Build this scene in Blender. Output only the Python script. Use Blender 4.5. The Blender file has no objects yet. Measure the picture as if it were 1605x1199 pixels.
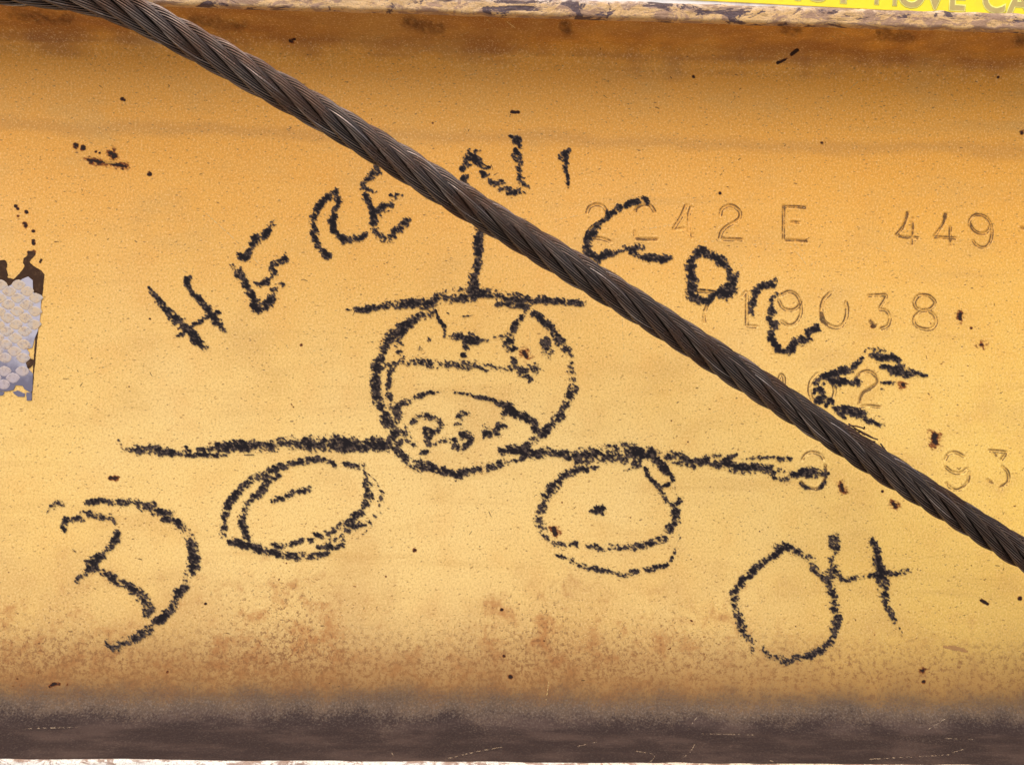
import bpy, math, random
import numpy as np
from mathutils import Vector, Matrix

# ------------------------------------------------------------------ scene, camera, light
scene = bpy.context.scene
COL = scene.collection
RNG = np.random.default_rng(11)
random.seed(5)

F_PX = 1450.0            # focal length in photograph pixels (photo 1605 x 1199)
DIST = 0.3625            # camera to the web of the channel, metres
YAW, ROLL = math.radians(1.75), math.radians(1.1)
fwd = Vector((math.sin(YAW), math.cos(YAW), 0.0))
r0 = Vector((math.cos(YAW), -math.sin(YAW), 0.0)); u0 = Vector((0, 0, 1))
right = r0 * math.cos(ROLL) + u0 * math.sin(ROLL)
up = u0 * math.cos(ROLL) - r0 * math.sin(ROLL)
CAM = -fwd * DIST
cd = bpy.data.cameras.new('camera'); cam = bpy.data.objects.new('camera', cd); COL.objects.link(cam)
cam.matrix_world = Matrix(((right.x, up.x, -fwd.x, CAM.x), (right.y, up.y, -fwd.y, CAM.y),
                           (right.z, up.z, -fwd.z, CAM.z), (0, 0, 0, 1)))
cd.sensor_width = 36.0; cd.lens = 36.0 * F_PX / 1605.0
cd.clip_start = 0.01; cd.clip_end = 500.0
scene.camera = cam

SUN_EL, SUN_AZ = math.radians(55), math.radians(198)     # azimuth clockwise from +Y
world = bpy.data.worlds.new('World'); scene.world = world; world.use_nodes = True
wn = world.node_tree.nodes; wl = world.node_tree.links
bg = wn['Background']; sky = wn.new('ShaderNodeTexSky'); sky.sky_type = 'NISHITA'
sky.sun_disc = False; sky.sun_elevation = SUN_EL; sky.sun_rotation = SUN_AZ
sky.dust_density = 4.0; sky.ozone_density = 0.6; sky.air_density = 1.0
wl.new(sky.outputs[0], bg.inputs[0]); bg.inputs[1].default_value = 0.12
sd = bpy.data.lights.new('sun', 'SUN'); sd.energy = 1.5; sd.angle = math.radians(85); sd.color = (1.0, 0.95, 0.86)
sun = bpy.data.objects.new('sun', sd); COL.objects.link(sun)
sdir = Vector((math.sin(SUN_AZ) * math.cos(SUN_EL), math.cos(SUN_AZ) * math.cos(SUN_EL), math.sin(SUN_EL)))
sun.rotation_euler = sdir.to_track_quat('Z', 'Y').to_euler(); sun.location = sdir * 3
vs = scene.view_settings
vs.view_transform = 'Standard'; vs.look = 'None'; vs.gamma = 1.0; vs.use_curve_mapping = False
vs.exposure = 0.45
scene.cycles.max_bounces = 5; scene.cycles.diffuse_bounces = 3; scene.cycles.glossy_bounces = 2; scene.cycles.transparent_max_bounces = 12

# ------------------------------------------------------------------ small helpers
def linear(r, g, b):
    f = lambda c: c / 12.92 if c <= 0.04045 else ((c + 0.055) / 1.055) ** 2.4
    return (f(r / 255), f(g / 255), f(b / 255), 1.0)

class Nodes:
    """thin wrapper that makes node graphs short to write"""
    def __init__(self, name):
        self.m = bpy.data.materials.new(name); self.m.use_nodes = True
        self.t = self.m.node_tree; self.t.nodes.clear()
        self.out = self.t.nodes.new('ShaderNodeOutputMaterial')
    def n(self, kind, **kw):
        nd = self.t.nodes.new(kind)
        for k, v in kw.items():
            if k.startswith('i_'): self.put(nd.inputs[int(k[2:])], v)
            else: setattr(nd, k, v)
        return nd
    def put(self, sock, v):
        if isinstance(v, bpy.types.NodeSocket): self.t.links.new(v, sock)
        else: sock.default_value = v
    def math(self, op, a, b=0.0, c=0.0, clamp=False):
        nd = self.n('ShaderNodeMath', operation=op, use_clamp=clamp)
        self.put(nd.inputs[0], a); self.put(nd.inputs[1], b); self.put(nd.inputs[2], c)
        return nd.outputs[0]
    def ramp(self, v, a, b, lo=0.0, hi=1.0):
        nd = self.n('ShaderNodeMapRange', interpolation_type='SMOOTHSTEP')
        self.put(nd.inputs[0], v); self.put(nd.inputs[1], a); self.put(nd.inputs[2], b)
        self.put(nd.inputs[3], lo); self.put(nd.inputs[4], hi)
        return nd.outputs[0]
    def mix(self, f, a, b, mode='MIX'):
        nd = self.n('ShaderNodeMix', data_type='RGBA', blend_type=mode)
        self.put(nd.inputs[0], f); self.put(nd.inputs[6], a); self.put(nd.inputs[7], b)
        return nd.outputs[2]
    def pos(self):
        return self.n('ShaderNodeNewGeometry').outputs['Position']
    def noise(self, vec, scale, detail=3.0, rough=0.55, dist=0.0):
        nd = self.n('ShaderNodeTexNoise'); self.put(nd.inputs['Vector'], vec)
        nd.inputs['Scale'].default_value = scale; nd.inputs['Detail'].default_value = detail
        nd.inputs['Roughness'].default_value = rough; nd.inputs['Distortion'].default_value = dist
        return nd.outputs[0]
    def scaled(self, vec, s, rot=(0, 0, 0)):
        nd = self.n('ShaderNodeMapping'); self.put(nd.inputs[0], vec)
        nd.inputs[2].default_value = rot; nd.inputs[3].default_value = s
        return nd.outputs[0]
    def bump(self, h, strength, dist, normal=None):
        nd = self.n('ShaderNodeBump'); nd.inputs['Strength'].default_value = strength
        nd.inputs['Distance'].default_value = dist; self.put(nd.inputs['Height'], h)
        if normal is not None: self.put(nd.inputs['Normal'], normal)
        return nd.outputs[0]
    def principled(self, color, rough=0.6, metal=0.0, normal=None, spec=0.4, alpha=None):
        p = self.n('ShaderNodeBsdfPrincipled')
        self.put(p.inputs['Base Color'], color); self.put(p.inputs['Roughness'], rough)
        self.put(p.inputs['Metallic'], metal); p.inputs['Specular IOR Level'].default_value = spec
        if normal is not None: self.put(p.inputs['Normal'], normal)
        if alpha is not None: self.put(p.inputs['Alpha'], alpha)
        self.t.links.new(p.outputs[0], self.out.inputs[0])
        return self.m

# ------------------------------------------------------------------ materials
def paint_nodes(N):
    """weathered yellow paint with specks, rust freckles, painted flange shade, orange wash and dirt lying in the lower corner; returns colour, normal"""
    P = N.pos(); sep = N.n('ShaderNodeSeparateXYZ'); N.put(sep.inputs[0], P); x, y, z = sep.outputs
    big = N.noise(P, 9.0, 3); mid = N.noise(P, 60.0, 4, 0.6); grain = N.noise(P, 1250.0, 3, 0.75)
    fine = N.noise(P, 2600.0, 2, 0.6)
    c = N.mix(N.ramp(big, 0.35, 0.65), (0.82, 0.545, 0.17, 1), (0.82, 0.575, 0.215, 1))
    # right hand side keeps a deeper yellow
    side = N.ramp(N.math('ADD', x, N.math('MULTIPLY', N.math('SUBTRACT', mid, 0.5), 0.10)), 0.02, 0.23)
    c = N.mix(N.math('MULTIPLY', side, 0.62), c, (0.82, 0.52, 0.07, 1))
    c = N.mix(N.math('MULTIPLY', N.ramp(mid, 0.45, 0.75), 0.30), c, (0.70, 0.38, 0.11, 1))
    # rust wash in level streaks, with the upper flange's shade painted in
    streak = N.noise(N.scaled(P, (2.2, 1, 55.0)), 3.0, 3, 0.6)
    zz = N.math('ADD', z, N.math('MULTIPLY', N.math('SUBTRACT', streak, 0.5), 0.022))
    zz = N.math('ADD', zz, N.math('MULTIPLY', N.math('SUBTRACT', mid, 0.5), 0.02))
    wash_shade = N.ramp(zz, -0.03, 0.112)
    c = N.mix(N.math('MULTIPLY', wash_shade, 0.88), c, (0.75, 0.315, 0.022, 1))
    rust_shade = N.ramp(N.math('ADD', zz, N.math('MULTIPLY', N.math('SUBTRACT', N.noise(P, 35.0, 4, 0.6), 0.5), 0.004)), 0.1225, 0.1350)
    c = N.mix(N.math('MULTIPLY', rust_shade, 0.85), c, (0.25, 0.072, 0.020, 1))  # brown band: rust and the shade below the flange in one colour
    # one soft level dirt line near the top of the web
    ln = N.math('ABSOLUTE', N.math('ADD', N.math('SUBTRACT', z, 0.0955), N.math('MULTIPLY', N.math('SUBTRACT', N.noise(N.scaled(P, (1, 1, 3)), 22.0, 4, 0.65), 0.5), 0.012)))
    c = N.mix(N.math('MULTIPLY', N.math('SUBTRACT', 1.0, N.ramp(ln, 0.0, 0.0045)), 0.38), c, (0.42, 0.20, 0.05, 1))
    fade = N.noise(N.scaled(P, (1, 1, 1.8)), 26.0, 4, 0.6)
    c = N.mix(N.ramp(fade, 0.48, 0.72, 0.0, 0.42), c, (0.60, 0.35, 0.10, 1))
    c = N.mix(N.ramp(N.noise(N.scaled(P, (0.25, 1, 4.0)), 30.0, 4, 0.65), 0.55, 0.75, 0.0, 0.38), c, (0.56, 0.31, 0.08, 1))
    leftish = N.ramp(x, 0.16, 0.0, 0.45, 1.0)
    sp1 = N.math('ADD', z, N.math('MULTIPLY', N.math('SUBTRACT', N.noise(P, 20.0, 4, 0.65), 0.5), 0.11))
    stain = N.math('MULTIPLY', N.ramp(sp1, -0.052, -0.112), leftish)
    c = N.mix(N.math('MULTIPLY', stain, 0.50), c, (0.50, 0.29, 0.12, 1))
    # sandy grain of the paint
    c = N.mix(N.ramp(grain, 0.50, 0.66, 0.0, 0.60), c, (0.50, 0.265, 0.07, 1))
    c = N.mix(N.ramp(grain, 0.48, 0.34, 0.0, 0.55), c, (0.92, 0.66, 0.30, 1))
    c = N.mix(N.ramp(fine, 0.54, 0.68, 0.0, 0.50), c, (0.42, 0.21, 0.055, 1))
    # short dark dashes and specks
    warp = N.n('ShaderNodeTexNoise'); N.put(warp.inputs['Vector'], P); warp.inputs['Scale'].default_value = 160.0; warp.inputs['Detail'].default_value = 1.0
    PW = N.n('ShaderNodeVectorMath', operation='MULTIPLY_ADD'); N.put(PW.inputs[0], warp.outputs['Color']); PW.inputs[1].default_value = (0.004, 0.004, 0.004); N.put(PW.inputs[2], P); PW = PW.outputs[0]
    for sc, rot, th, keep, col in ((330.0, 0.6, 0.10, 0.86, (0.13, 0.06, 0.028, 1)), (700.0, -0.5, 0.19, 0.55, (0.33, 0.17, 0.05, 1)), (150.0, 1.1, 0.055, 0.82, (0.08, 0.04, 0.02, 1))):
        v = N.n('ShaderNodeTexVoronoi'); v.inputs['Scale'].default_value = sc; v.inputs['Randomness'].default_value = 1.0
        N.put(v.inputs['Vector'], N.scaled(PW, (0.55, 1.0, 1.30), (0, rot, 0)))
        cs = N.n('ShaderNodeSeparateColor'); N.put(cs.inputs[0], v.outputs['Color'])
        d = N.math('ADD', v.outputs['Distance'], N.math('MULTIPLY', N.math('SUBTRACT', fine, 0.5), 0.16))
        sp = N.math('MULTIPLY', N.math('SUBTRACT', 1.0, N.ramp(d, th * 0.55, th * 1.3)), N.math('GREATER_THAN', cs.outputs[0], keep))
        c = N.mix(N.math('MULTIPLY', sp, 0.85), c, col)
    # rust freckles, thicker towards the lower flange
    low = N.ramp(N.math('ADD', z, N.math('MULTIPLY', N.math('SUBTRACT', N.noise(P, 14.0, 2), 0.5), 0.09)), -0.045, -0.118)
    low = N.math('MULTIPLY', low, leftish)
    blot = N.noise(P, 95.0, 5, 0.75)
    th1 = N.math('SUBTRACT', 0.64, N.math('MULTIPLY', low, 0.17))
    c = N.mix(N.math('MULTIPLY', N.ramp(N.math('SUBTRACT', blot, th1), -0.05, 0.16), N.math('ADD', 0.06, N.math('MULTIPLY', low, 0.95))), c, (0.42, 0.175, 0.05, 1))
    frk = N.noise(P, 620.0, 3, 0.7)
    th2 = N.math('SUBTRACT', 0.70, N.math('MULTIPLY', low, 0.19))
    c = N.mix(N.math('MULTIPLY', N.ramp(N.math('SUBTRACT', frk, th2), 0.0, 0.06), N.math('MULTIPLY', low, 0.75)), c, (0.17, 0.07, 0.025, 1))
    mot = N.noise(P, 430.0, 4, 0.8)
    band = N.math('MULTIPLY', N.ramp(N.math('ADD', z, N.math('MULTIPLY', N.math('SUBTRACT', blot, 0.5), 0.03)), -0.088, -0.116), N.ramp(mot, 0.48, 0.62))
    c = N.mix(N.math('MULTIPLY', band, 0.85), c, (0.20, 0.080, 0.026, 1))
    # dirt packed into the lower corner
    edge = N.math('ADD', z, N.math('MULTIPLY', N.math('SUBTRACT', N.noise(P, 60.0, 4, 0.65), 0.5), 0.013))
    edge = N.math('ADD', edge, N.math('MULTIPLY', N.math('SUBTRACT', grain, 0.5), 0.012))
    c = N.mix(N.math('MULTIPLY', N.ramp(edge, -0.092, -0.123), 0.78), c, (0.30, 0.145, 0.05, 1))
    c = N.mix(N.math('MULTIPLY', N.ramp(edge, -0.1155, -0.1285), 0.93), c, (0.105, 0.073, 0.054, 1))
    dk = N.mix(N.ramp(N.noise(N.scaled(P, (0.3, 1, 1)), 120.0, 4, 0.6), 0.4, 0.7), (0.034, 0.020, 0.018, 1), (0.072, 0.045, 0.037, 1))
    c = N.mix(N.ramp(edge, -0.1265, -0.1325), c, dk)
    dust = N.math('MULTIPLY', N.ramp(N.noise(P, 1300.0, 3, 0.75), 0.48, 0.66), N.ramp(edge, -0.119, -0.126))
    dust = N.math('MULTIPLY', dust, N.ramp(edge, -0.136, -0.126, 0.10, 0.40))
    c = N.mix(dust, c, (0.26, 0.20, 0.155, 1))
    h = N.math('ADD', N.math('MULTIPLY', grain, 0.7), N.math('MULTIPLY', fine, 0.4))
    nrm = N.bump(h, 0.28, 0.0005)
    rgh = N.ramp(edge, -0.100, -0.122, 0.52, 0.92)
    return c, nrm, rgh

def make_paint():
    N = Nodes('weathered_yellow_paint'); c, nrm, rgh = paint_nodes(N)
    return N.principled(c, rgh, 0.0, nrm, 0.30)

def make_lip(name, pale, warm, steel, chipth):
    N = Nodes(name); P = N.pos(); sep = N.n('ShaderNodeSeparateXYZ'); N.put(sep.inputs[0], P); x, y, z = sep.outputs
    S = N.scaled(P, (0.55, 1.0, 1.2))
    a = N.noise(S, 190.0, 5, 0.75, 0.6); b = N.noise(S, 520.0, 4, 0.75); g = N.noise(P, 1500.0, 3, 0.7)
    d = N.noise(S, 95.0, 5, 0.7, 1.0)
    low = N.ramp(N.math('ADD', z, N.math('MULTIPLY', N.math('SUBTRACT', a, 0.5), 0.006)), 0.1388, 0.1350) if chipth < 1 else 0.0
    c = N.mix(N.ramp(b, 0.35, 0.62), pale, warm)
    rightside = N.ramp(N.math('ADD', x, N.math('MULTIPLY', N.math('SUBTRACT', d, 0.5), 0.08)), -0.02, 0.10)
    c = N.mix(N.math('MULTIPLY', rightside, 0.45), c, (0.80, 0.52, 0.24, 1))
    c = N.mix(N.math('MULTIPLY', low, 0.85), c, (0.62, 0.37, 0.13, 1))
    c = N.mix(N.math('MULTIPLY', N.ramp(a, 0.47, 0.56), 0.85), c, (0.30, 0.175, 0.12, 1))
    chip = N.ramp(d, chipth, chipth + 0.035)
    c = N.mix(chip, c, steel)
    c = N.mix(N.ramp(g, 0.52, 0.68, 0, 0.6), c, (0.22, 0.12, 0.08, 1))
    h = N.math('ADD', N.math('MULTIPLY', d, -1.6), N.math('ADD', N.math('MULTIPLY', a, 0.8), N.math('MULTIPLY', b, 0.5)))
    return N.principled(c, 0.55, 0.0, N.bump(h, 0.7, 0.0012), 0.4)

def make_mark(name, lo, hi, c1, c2, ns=1900.0, amp=0.40, rough=0.6, amax=1.0, smear=0.0, spec=0.3):
    """wax, rust or scratch lying on the paint: coverage comes from the traced density"""
    N = Nodes(name); P = N.pos()
    at = N.n('ShaderNodeAttribute', attribute_name='coverage').outputs['Fac']
    nz = N.noise(P, ns, 3, 0.65); v = N.math('ADD', at, N.math('MULTIPLY', N.math('SUBTRACT', nz, 0.5), amp))
    al = N.math('MULTIPLY', N.ramp(v, lo, hi), amax)
    if smear: al = N.math('MAXIMUM', al, N.math('MULTIPLY', N.ramp(at, lo - 0.22, lo + 0.05), smear))
    col = N.mix(N.ramp(N.math('ADD', at, N.math('MULTIPLY', N.math('SUBTRACT', N.noise(P, 700.0, 3), 0.5), 0.9)), 0.55, 1.15), c1, c2)
    return N.principled(col, rough, 0.0, N.bump(nz, 0.3, 0.0003), spec, al)

def make_rope():
    N = Nodes('greasy_steel_wire'); P = N.pos()
    tone = N.n('ShaderNodeAttribute', attribute_name='tone').outputs['Fac']
    a = N.noise(P, 60.0, 4, 0.6); b = N.noise(P, 700.0, 3, 0.6)
    c = N.mix(N.math('MINIMUM', tone, 1.0), (0.040, 0.028, 0.024, 1), (0.215, 0.165, 0.140, 1))
    c = N.mix(N.ramp(tone, 1.0, 1.6, 0.0, 0.8), c, (0.55, 0.50, 0.47, 1))
    c = N.mix(N.math('MULTIPLY', N.ramp(a, 0.42, 0.64), 0.65), c, (0.115, 0.055, 0.032, 1))
    c = N.mix(N.math('MULTIPLY', N.ramp(b, 0.5, 0.75), 0.5), c, (0.025, 0.028, 0.028, 1))
    r = N.ramp(a, 0.3, 0.7, 0.15, 0.32)
    return N.principled(c, r, 0.88, N.bump(b, 0.25, 0.0003), 0.5)

def plain(name, col, rough=0.6, metal=0.0, var=0.25, ns=300.0, dark=(0.1, 0.08, 0.06, 1), spec=0.4):
    N = Nodes(name); P = N.pos(); a = N.noise(P, ns, 4, 0.65)
    c = N.mix(N.math('MULTIPLY', N.ramp(a, 0.48, 0.75), var), col, dark)
    return N.principled(c, rough, metal, N.bump(N.noise(P, ns * 3, 3), 0.25, 0.0004), spec)

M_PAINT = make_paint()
M_LIP = make_lip('chipped_edge_paint', (0.74, 0.69, 0.70, 1), (0.52, 0.36, 0.24, 1), (0.085, 0.05, 0.056, 1), 0.545)
M_LOWLIP = make_lip('pale_edge_paint', (0.82, 0.79, 0.74, 1), (0.82, 0.77, 0.68, 1), (0.5, 0.42, 0.36, 1), 1.2)
M_PLATE = plain('chalky_white_paint', (0.80, 0.77, 0.76, 1), 0.6, 0, 0.5, 160.0, (0.42, 0.34, 0.38, 1))
M_CRAYON = make_mark('black_wax_crayon', 0.47, 0.60, (0.085, 0.060, 0.048, 1), (0.012, 0.009, 0.011, 1), 1700.0, 0.95, smear=0.30, spec=0.12, rough=0.75)
M_STAMP = make_mark('dirt_in_stamping', 0.42, 0.70, (0.20, 0.10, 0.035, 1), (0.05, 0.026, 0.016, 1), 2600.0, 0.55, amax=0.70)
M_HIGHLIGHT = make_mark('stamp_highlight', 0.45, 0.75, (0.88, 0.62, 0.26, 1), (0.90, 0.66, 0.30, 1), 2600.0, 0.6, amax=0.75)  # pale line painted as the highlight on a stamped edge
M_RUST = make_mark('rust_pit', 0.30, 1.0, (0.33, 0.095, 0.022, 1), (0.018, 0.008, 0.006, 1), 1500.0, 0.45, 0.8)
M_GRIME = make_mark('soot_film', 0.15, 1.3, (0.20, 0.085, 0.04, 1), (0.07, 0.034, 0.026, 1), 420.0, 0.5, 0.7, 0.62)
M_SCRATCH = make_mark('pale_scratch', 0.45, 0.8, (0.86, 0.58, 0.22, 1), (0.90, 0.68, 0.34, 1), 2200.0, 0.65, amax=0.8)
M_DULL = make_mark('dull_scratch', 0.45, 0.8, (0.40, 0.29, 0.20, 1), (0.52, 0.40, 0.27, 1), 1100.0, 0.8, amax=0.5)
M_ROPE = make_rope()
M_GREASE = plain('black_rope_grease', (0.012, 0.009, 0.008, 1), 0.7, 0.0, 0.3, 300.0, (0.03, 0.018, 0.012, 1), 0.15)
M_GROUND = plain('pale_gravel', (0.42, 0.38, 0.33, 1), 0.9, 0, 0.5, 40.0, (0.2, 0.18, 0.15, 1))
M_YELLOW = plain('lemon_yellow_film', (0.90, 0.72, 0.015, 1), 0.45, 0, 0.30, 160.0, (0.62, 0.50, 0.05, 1))
M_LETTER = plain('tan_print', (0.47, 0.36, 0.12, 1), 0.5, 0, 0.35, 500.0, (0.25, 0.18, 0.06, 1))
M_BORDER = plain('pale_yellow_print', (0.85, 0.83, 0.22, 1), 0.5, 0, 0.1, 500.0)
M_RESIDUE = plain('brown_adhesive', (0.050, 0.024, 0.013, 1), 0.8, 0, 0.8, 400.0, (0.13, 0.07, 0.035, 1), 0.15)
def make_film():
    N = Nodes('prismatic_tape_film'); P = N.pos(); sep = N.n('ShaderNodeSeparateXYZ'); N.put(sep.inputs[0], P)
    a = N.noise(P, 120.0, 4, 0.6); z = N.math('ADD', sep.outputs[2], N.math('MULTIPLY', N.math('SUBTRACT', a, 0.5), 0.035))
    c = N.mix(N.ramp(z, 0.014, -0.004), (0.44, 0.42, 0.50, 1), (0.14, 0.13, 0.19, 1))
    c = N.mix(N.ramp(N.noise(P, 500.0, 4, 0.7), 0.55, 0.72, 0, 0.5), c, (0.16, 0.13, 0.16, 1))
    return N.principled(c, 0.35, 0.0, N.bump(a, 0.2, 0.0004), 0.5)
def make_cell():
    N = Nodes('prismatic_tape_cell'); P = N.pos(); sep = N.n('ShaderNodeSeparateXYZ'); N.put(sep.inputs[0], P)
    a = N.noise(P, 140.0, 4, 0.6); z = N.math('ADD', sep.outputs[2], N.math('MULTIPLY', N.math('SUBTRACT', a, 0.5), 0.04))
    c = N.mix(N.ramp(N.noise(P, 420.0, 3, 0.6), 0.4, 0.7), (0.56, 0.42, 0.28, 1), (0.48, 0.42, 0.38, 1))
    c = N.mix(N.ramp(z, 0.016, -0.008), c, (0.42, 0.36, 0.40, 1))
    c = N.mix(N.ramp(N.noise(P, 900.0, 3, 0.7), 0.50, 0.68, 0, 0.65), c, (0.26, 0.20, 0.21, 1))
    return N.principled(c, 0.4, 0.0, N.bump(a, 0.2, 0.0004), 0.5)
M_FILM, M_CELL = make_film(), make_cell()

# ------------------------------------------------------------------ object helpers
def mesh_obj(name, V, Fc, mats, parent=None, smooth=False, attr=None, midx=None):
    me = bpy.data.meshes.new(name)
    V = np.asarray(V, np.float32)
    if isinstance(Fc, np.ndarray):
        n, k = Fc.shape
        me.vertices.add(len(V)); me.vertices.foreach_set('co', V.ravel())
        me.loops.add(n * k); me.loops.foreach_set('vertex_index', Fc.astype(np.int32).ravel())
        me.polygons.add(n); me.polygons.foreach_set('loop_start', np.arange(0, n * k, k, dtype=np.int32))
        me.polygons.foreach_set('loop_total', np.full(n, k, np.int32))
    else:
        me.from_pydata([tuple(v) for v in V], [], Fc)
    for m in (mats if isinstance(mats, (list, tuple)) else [mats]): me.materials.append(m)
    if midx is not None: me.polygons.foreach_set('material_index', np.asarray(midx, np.int32))
    if smooth: me.polygons.foreach_set('use_smooth', np.ones(len(me.polygons), bool))
    if attr:
        for k, v in attr.items():
            a = me.attributes.new(k, 'FLOAT', 'POINT'); a.data.foreach_set('value', np.asarray(v, np.float32))
    me.update(calc_edges=True); me.validate()
    o = bpy.data.objects.new(name, me); COL.objects.link(o)
    if parent is not None: o.parent = parent
    return o

def empty(name, label, cat, group=None):
    o = bpy.data.objects.new(name, None); COL.objects.link(o); o['label'] = label; o['category'] = cat
    o.empty_display_size = 0.02
    if group: o['group'] = group
    return o

# ------------------------------------------------------------------ the channel's cross-section (y towards the back, z up)
def arc(cy, cz, r, a0, a1, n):
    return [(cy + r * math.cos(math.radians(a0 + (a1 - a0) * i / n)), cz + r * math.sin(math.radians(a0 + (a1 - a0) * i / n))) for i in range(n + 1)]
def seg(p, q, n):
    return [(p[0] + (q[0] - p[0]) * i / n, p[1] + (q[1] - p[1]) * i / n) for i in range(1, n)]
LIP_Y = -0.030
low_lip = [(LIP_Y, -0.1445)] + seg((LIP_Y, -0.1445), (LIP_Y, -0.1380), 5) + arc(LIP_Y + 0.0012, -0.1380, 0.0012, 180, 90, 5)
low_in = seg(low_lip[-1], (-0.010, -0.1340), 10) + arc(-0.010, -0.1240, 0.010, -90, 0, 14)
web = seg((0, -0.124), (0, 0.121), 60)
up_in = arc(-0.010, 0.121, 0.010, 0, 90, 14) + seg((-0.010, 0.131), (LIP_Y + 0.001, 0.1322), 10)
up_lip = arc(LIP_Y + 0.001, 0.1332, 0.001, 270, 180, 6) + seg((LIP_Y, 0.1332), (LIP_Y, 0.1366), 8) + arc(LIP_Y + 0.0022, 0.1366, 0.0022, 180, 90, 8) + [(-0.0268, 0.1390)]
PROFILE = np.array(low_lip + low_in + web + up_in + up_lip)

C3 = np.array(CAM); R3, U3, F3 = np.array(right), np.array(up), np.array(fwd)
def rays(px, py):
    px = np.asarray(px, float); py = np.asarray(py, float)
    return F3[None] + ((px - 802.5) / F_PX)[:, None] * R3[None] - ((py - 599.5) / F_PX)[:, None] * U3[None]
def on_plane(px, py, y0):
    d = rays(px, py); t = (y0 - C3[1]) / d[:, 1]
    return C3[None] + d * t[:, None]
def on_steel(px, py, lift=0.0):
    """point of the channel's surface that a spot of the photograph shows, lifted off along the surface normal"""
    d = rays(px, py); P = on_plane(px, py, 0.0); N = np.tile(np.array([0, -1.0, 0]), (len(P), 1))
    bad = (P[:, 2] < -0.124) | (P[:, 2] > 0.121)
    if bad.any():
        idx = np.where(bad)[0]; dd = d[idx]; best = np.full(len(idx), 1e9)
        for (ya, za), (yb, zb) in zip(PROFILE[:-1], PROFILE[1:]):
            ey, ez = yb - ya, zb - za
            den = dd[:, 1] * ez - dd[:, 2] * ey
            ok = np.abs(den) > 1e-12
            t = np.where(ok, ((ya - C3[1]) * ez - (za - C3[2]) * ey) / np.where(ok, den, 1), 1e9)
            q = C3[None] + dd * t[:, None]
            u = ((q[:, 1] - ya) * ey + (q[:, 2] - za) * ez) / (ey * ey + ez * ez)
            hit = ok & (u >= -0.001) & (u <= 1.001) & (t > 0) & (t < best)
            best = np.where(hit, t, best)
            P[idx[hit]] = q[hit]
            nn = np.array([0, -ez, ey]); nn /= np.linalg.norm(nn)
            N[idx[hit]] = nn
    return P + N * lift

# ------------------------------------------------------------------ the setting
g = 60.0
ground = mesh_obj('ground', [(-g, -g, -0.95), (g, -g, -0.95), (g, g, -0.95), (-g, g, -0.95)], [(0, 1, 2, 3)], M_GROUND)
ground['kind'] = 'structure'

# ------------------------------------------------------------------ steel channel beam
beam = empty('steel_channel_beam', 'weathered yellow steel channel beam covered in black crayon drawings and stamped numbers', 'steel beam'); beam['kind'] = 'thing'
X0, X1 = -0.36, 0.36
def vnoise(x, y, seed):
    """smooth value noise in 0..1"""
    r = np.random.default_rng(seed).random((256, 256))
    xi = np.floor(x).astype(int); yi = np.floor(y).astype(int); fx = x - xi; fy = y - yi
    fx = fx * fx * (3 - 2 * fx); fy = fy * fy * (3 - 2 * fy)
    g_ = lambda a, b: r[a % 256, b % 256]
    return (g_(xi, yi) * (1 - fx) + g_(xi + 1, yi) * fx) * (1 - fy) + (g_(xi, yi + 1) * (1 - fx) + g_(xi + 1, yi + 1) * fx) * fy
def extrude(name, prof, nx, mat, disp=None, mats=None, pick=None, back=None):
    prof = np.asarray(prof); xs = np.linspace(X0, X1, nx + 1); n = len(prof)
    V = np.zeros((nx + 1, n, 3)); V[:, :, 0] = xs[:, None]; V[:, :, 1] = prof[None, :, 0]; V[:, :, 2] = prof[None, :, 1]
    if disp is not None: disp(V)
    V = V.reshape(-1, 3)
    i, j = np.meshgrid(np.arange(nx), np.arange(n - 1), indexing='ij')
    a = i * n + j
    Fc = np.stack([a, a + n, a + n + 1, a + 1], -1).reshape(-1, 4)
    Fc = [tuple(int(q) for q in f) for f in Fc]; V = [tuple(v) for v in V]
    midx = [0] * len(Fc) if pick is None else [pick(q % (n - 1)) for q in range(len(Fc))]
    if back:                                     # rear skin and end caps close the section
        b0 = len(V); m = len(back)
        for xx in (X0, X1): V += [(xx, p[0], p[1]) for p in back]
        for k in range(m - 1): Fc.append((b0 + k, b0 + k + 1, b0 + m + k + 1, b0 + m + k)); midx.append(0)
        Fc.append(tuple(range(n)) + tuple(b0 + m - 1 - k for k in range(m))); midx.append(0)
        Fc.append(tuple(nx * n + n - 1 - k for k in range(n)) + tuple(b0 + m + k for k in range(m))); midx.append(0)
    return mesh_obj(name, V, Fc, mats or mat, beam, True, midx=midx)

def wear_up(V):
    x, y, z = V[:, :, 0].copy(), V[:, :, 1].copy(), V[:, :, 2].copy()
    w = np.clip((-0.0262 - y) / 0.002, 0, 1)
    n1 = vnoise(x * 260 + 50, z * 420 + y * 300 + 90, 7) - 0.5; n2 = vnoise(x * 700 + 50, z * 900 + y * 700 + 90, 8) - 0.5
    n3 = vnoise(x * 90 + 70, z * 60 + 20, 9)
    dent = np.clip(n3 - 0.62, 0, 1) * 2.2
    V[:, :, 1] += w * (n1 * 0.0003 + n2 * 0.0003 + dent * 0.0005)
    V[:, :, 2] += w * (n1 * 0.0003 + n2 * 0.0004 + (vnoise(x * 150 + 11, x * 0 + 3.3, 10) - 0.5) * 0.0008)
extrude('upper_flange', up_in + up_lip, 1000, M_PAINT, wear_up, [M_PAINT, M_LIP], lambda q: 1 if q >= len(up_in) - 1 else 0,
        back=[(0.0075, 0.121), (0.0075, 0.1390)])
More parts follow.
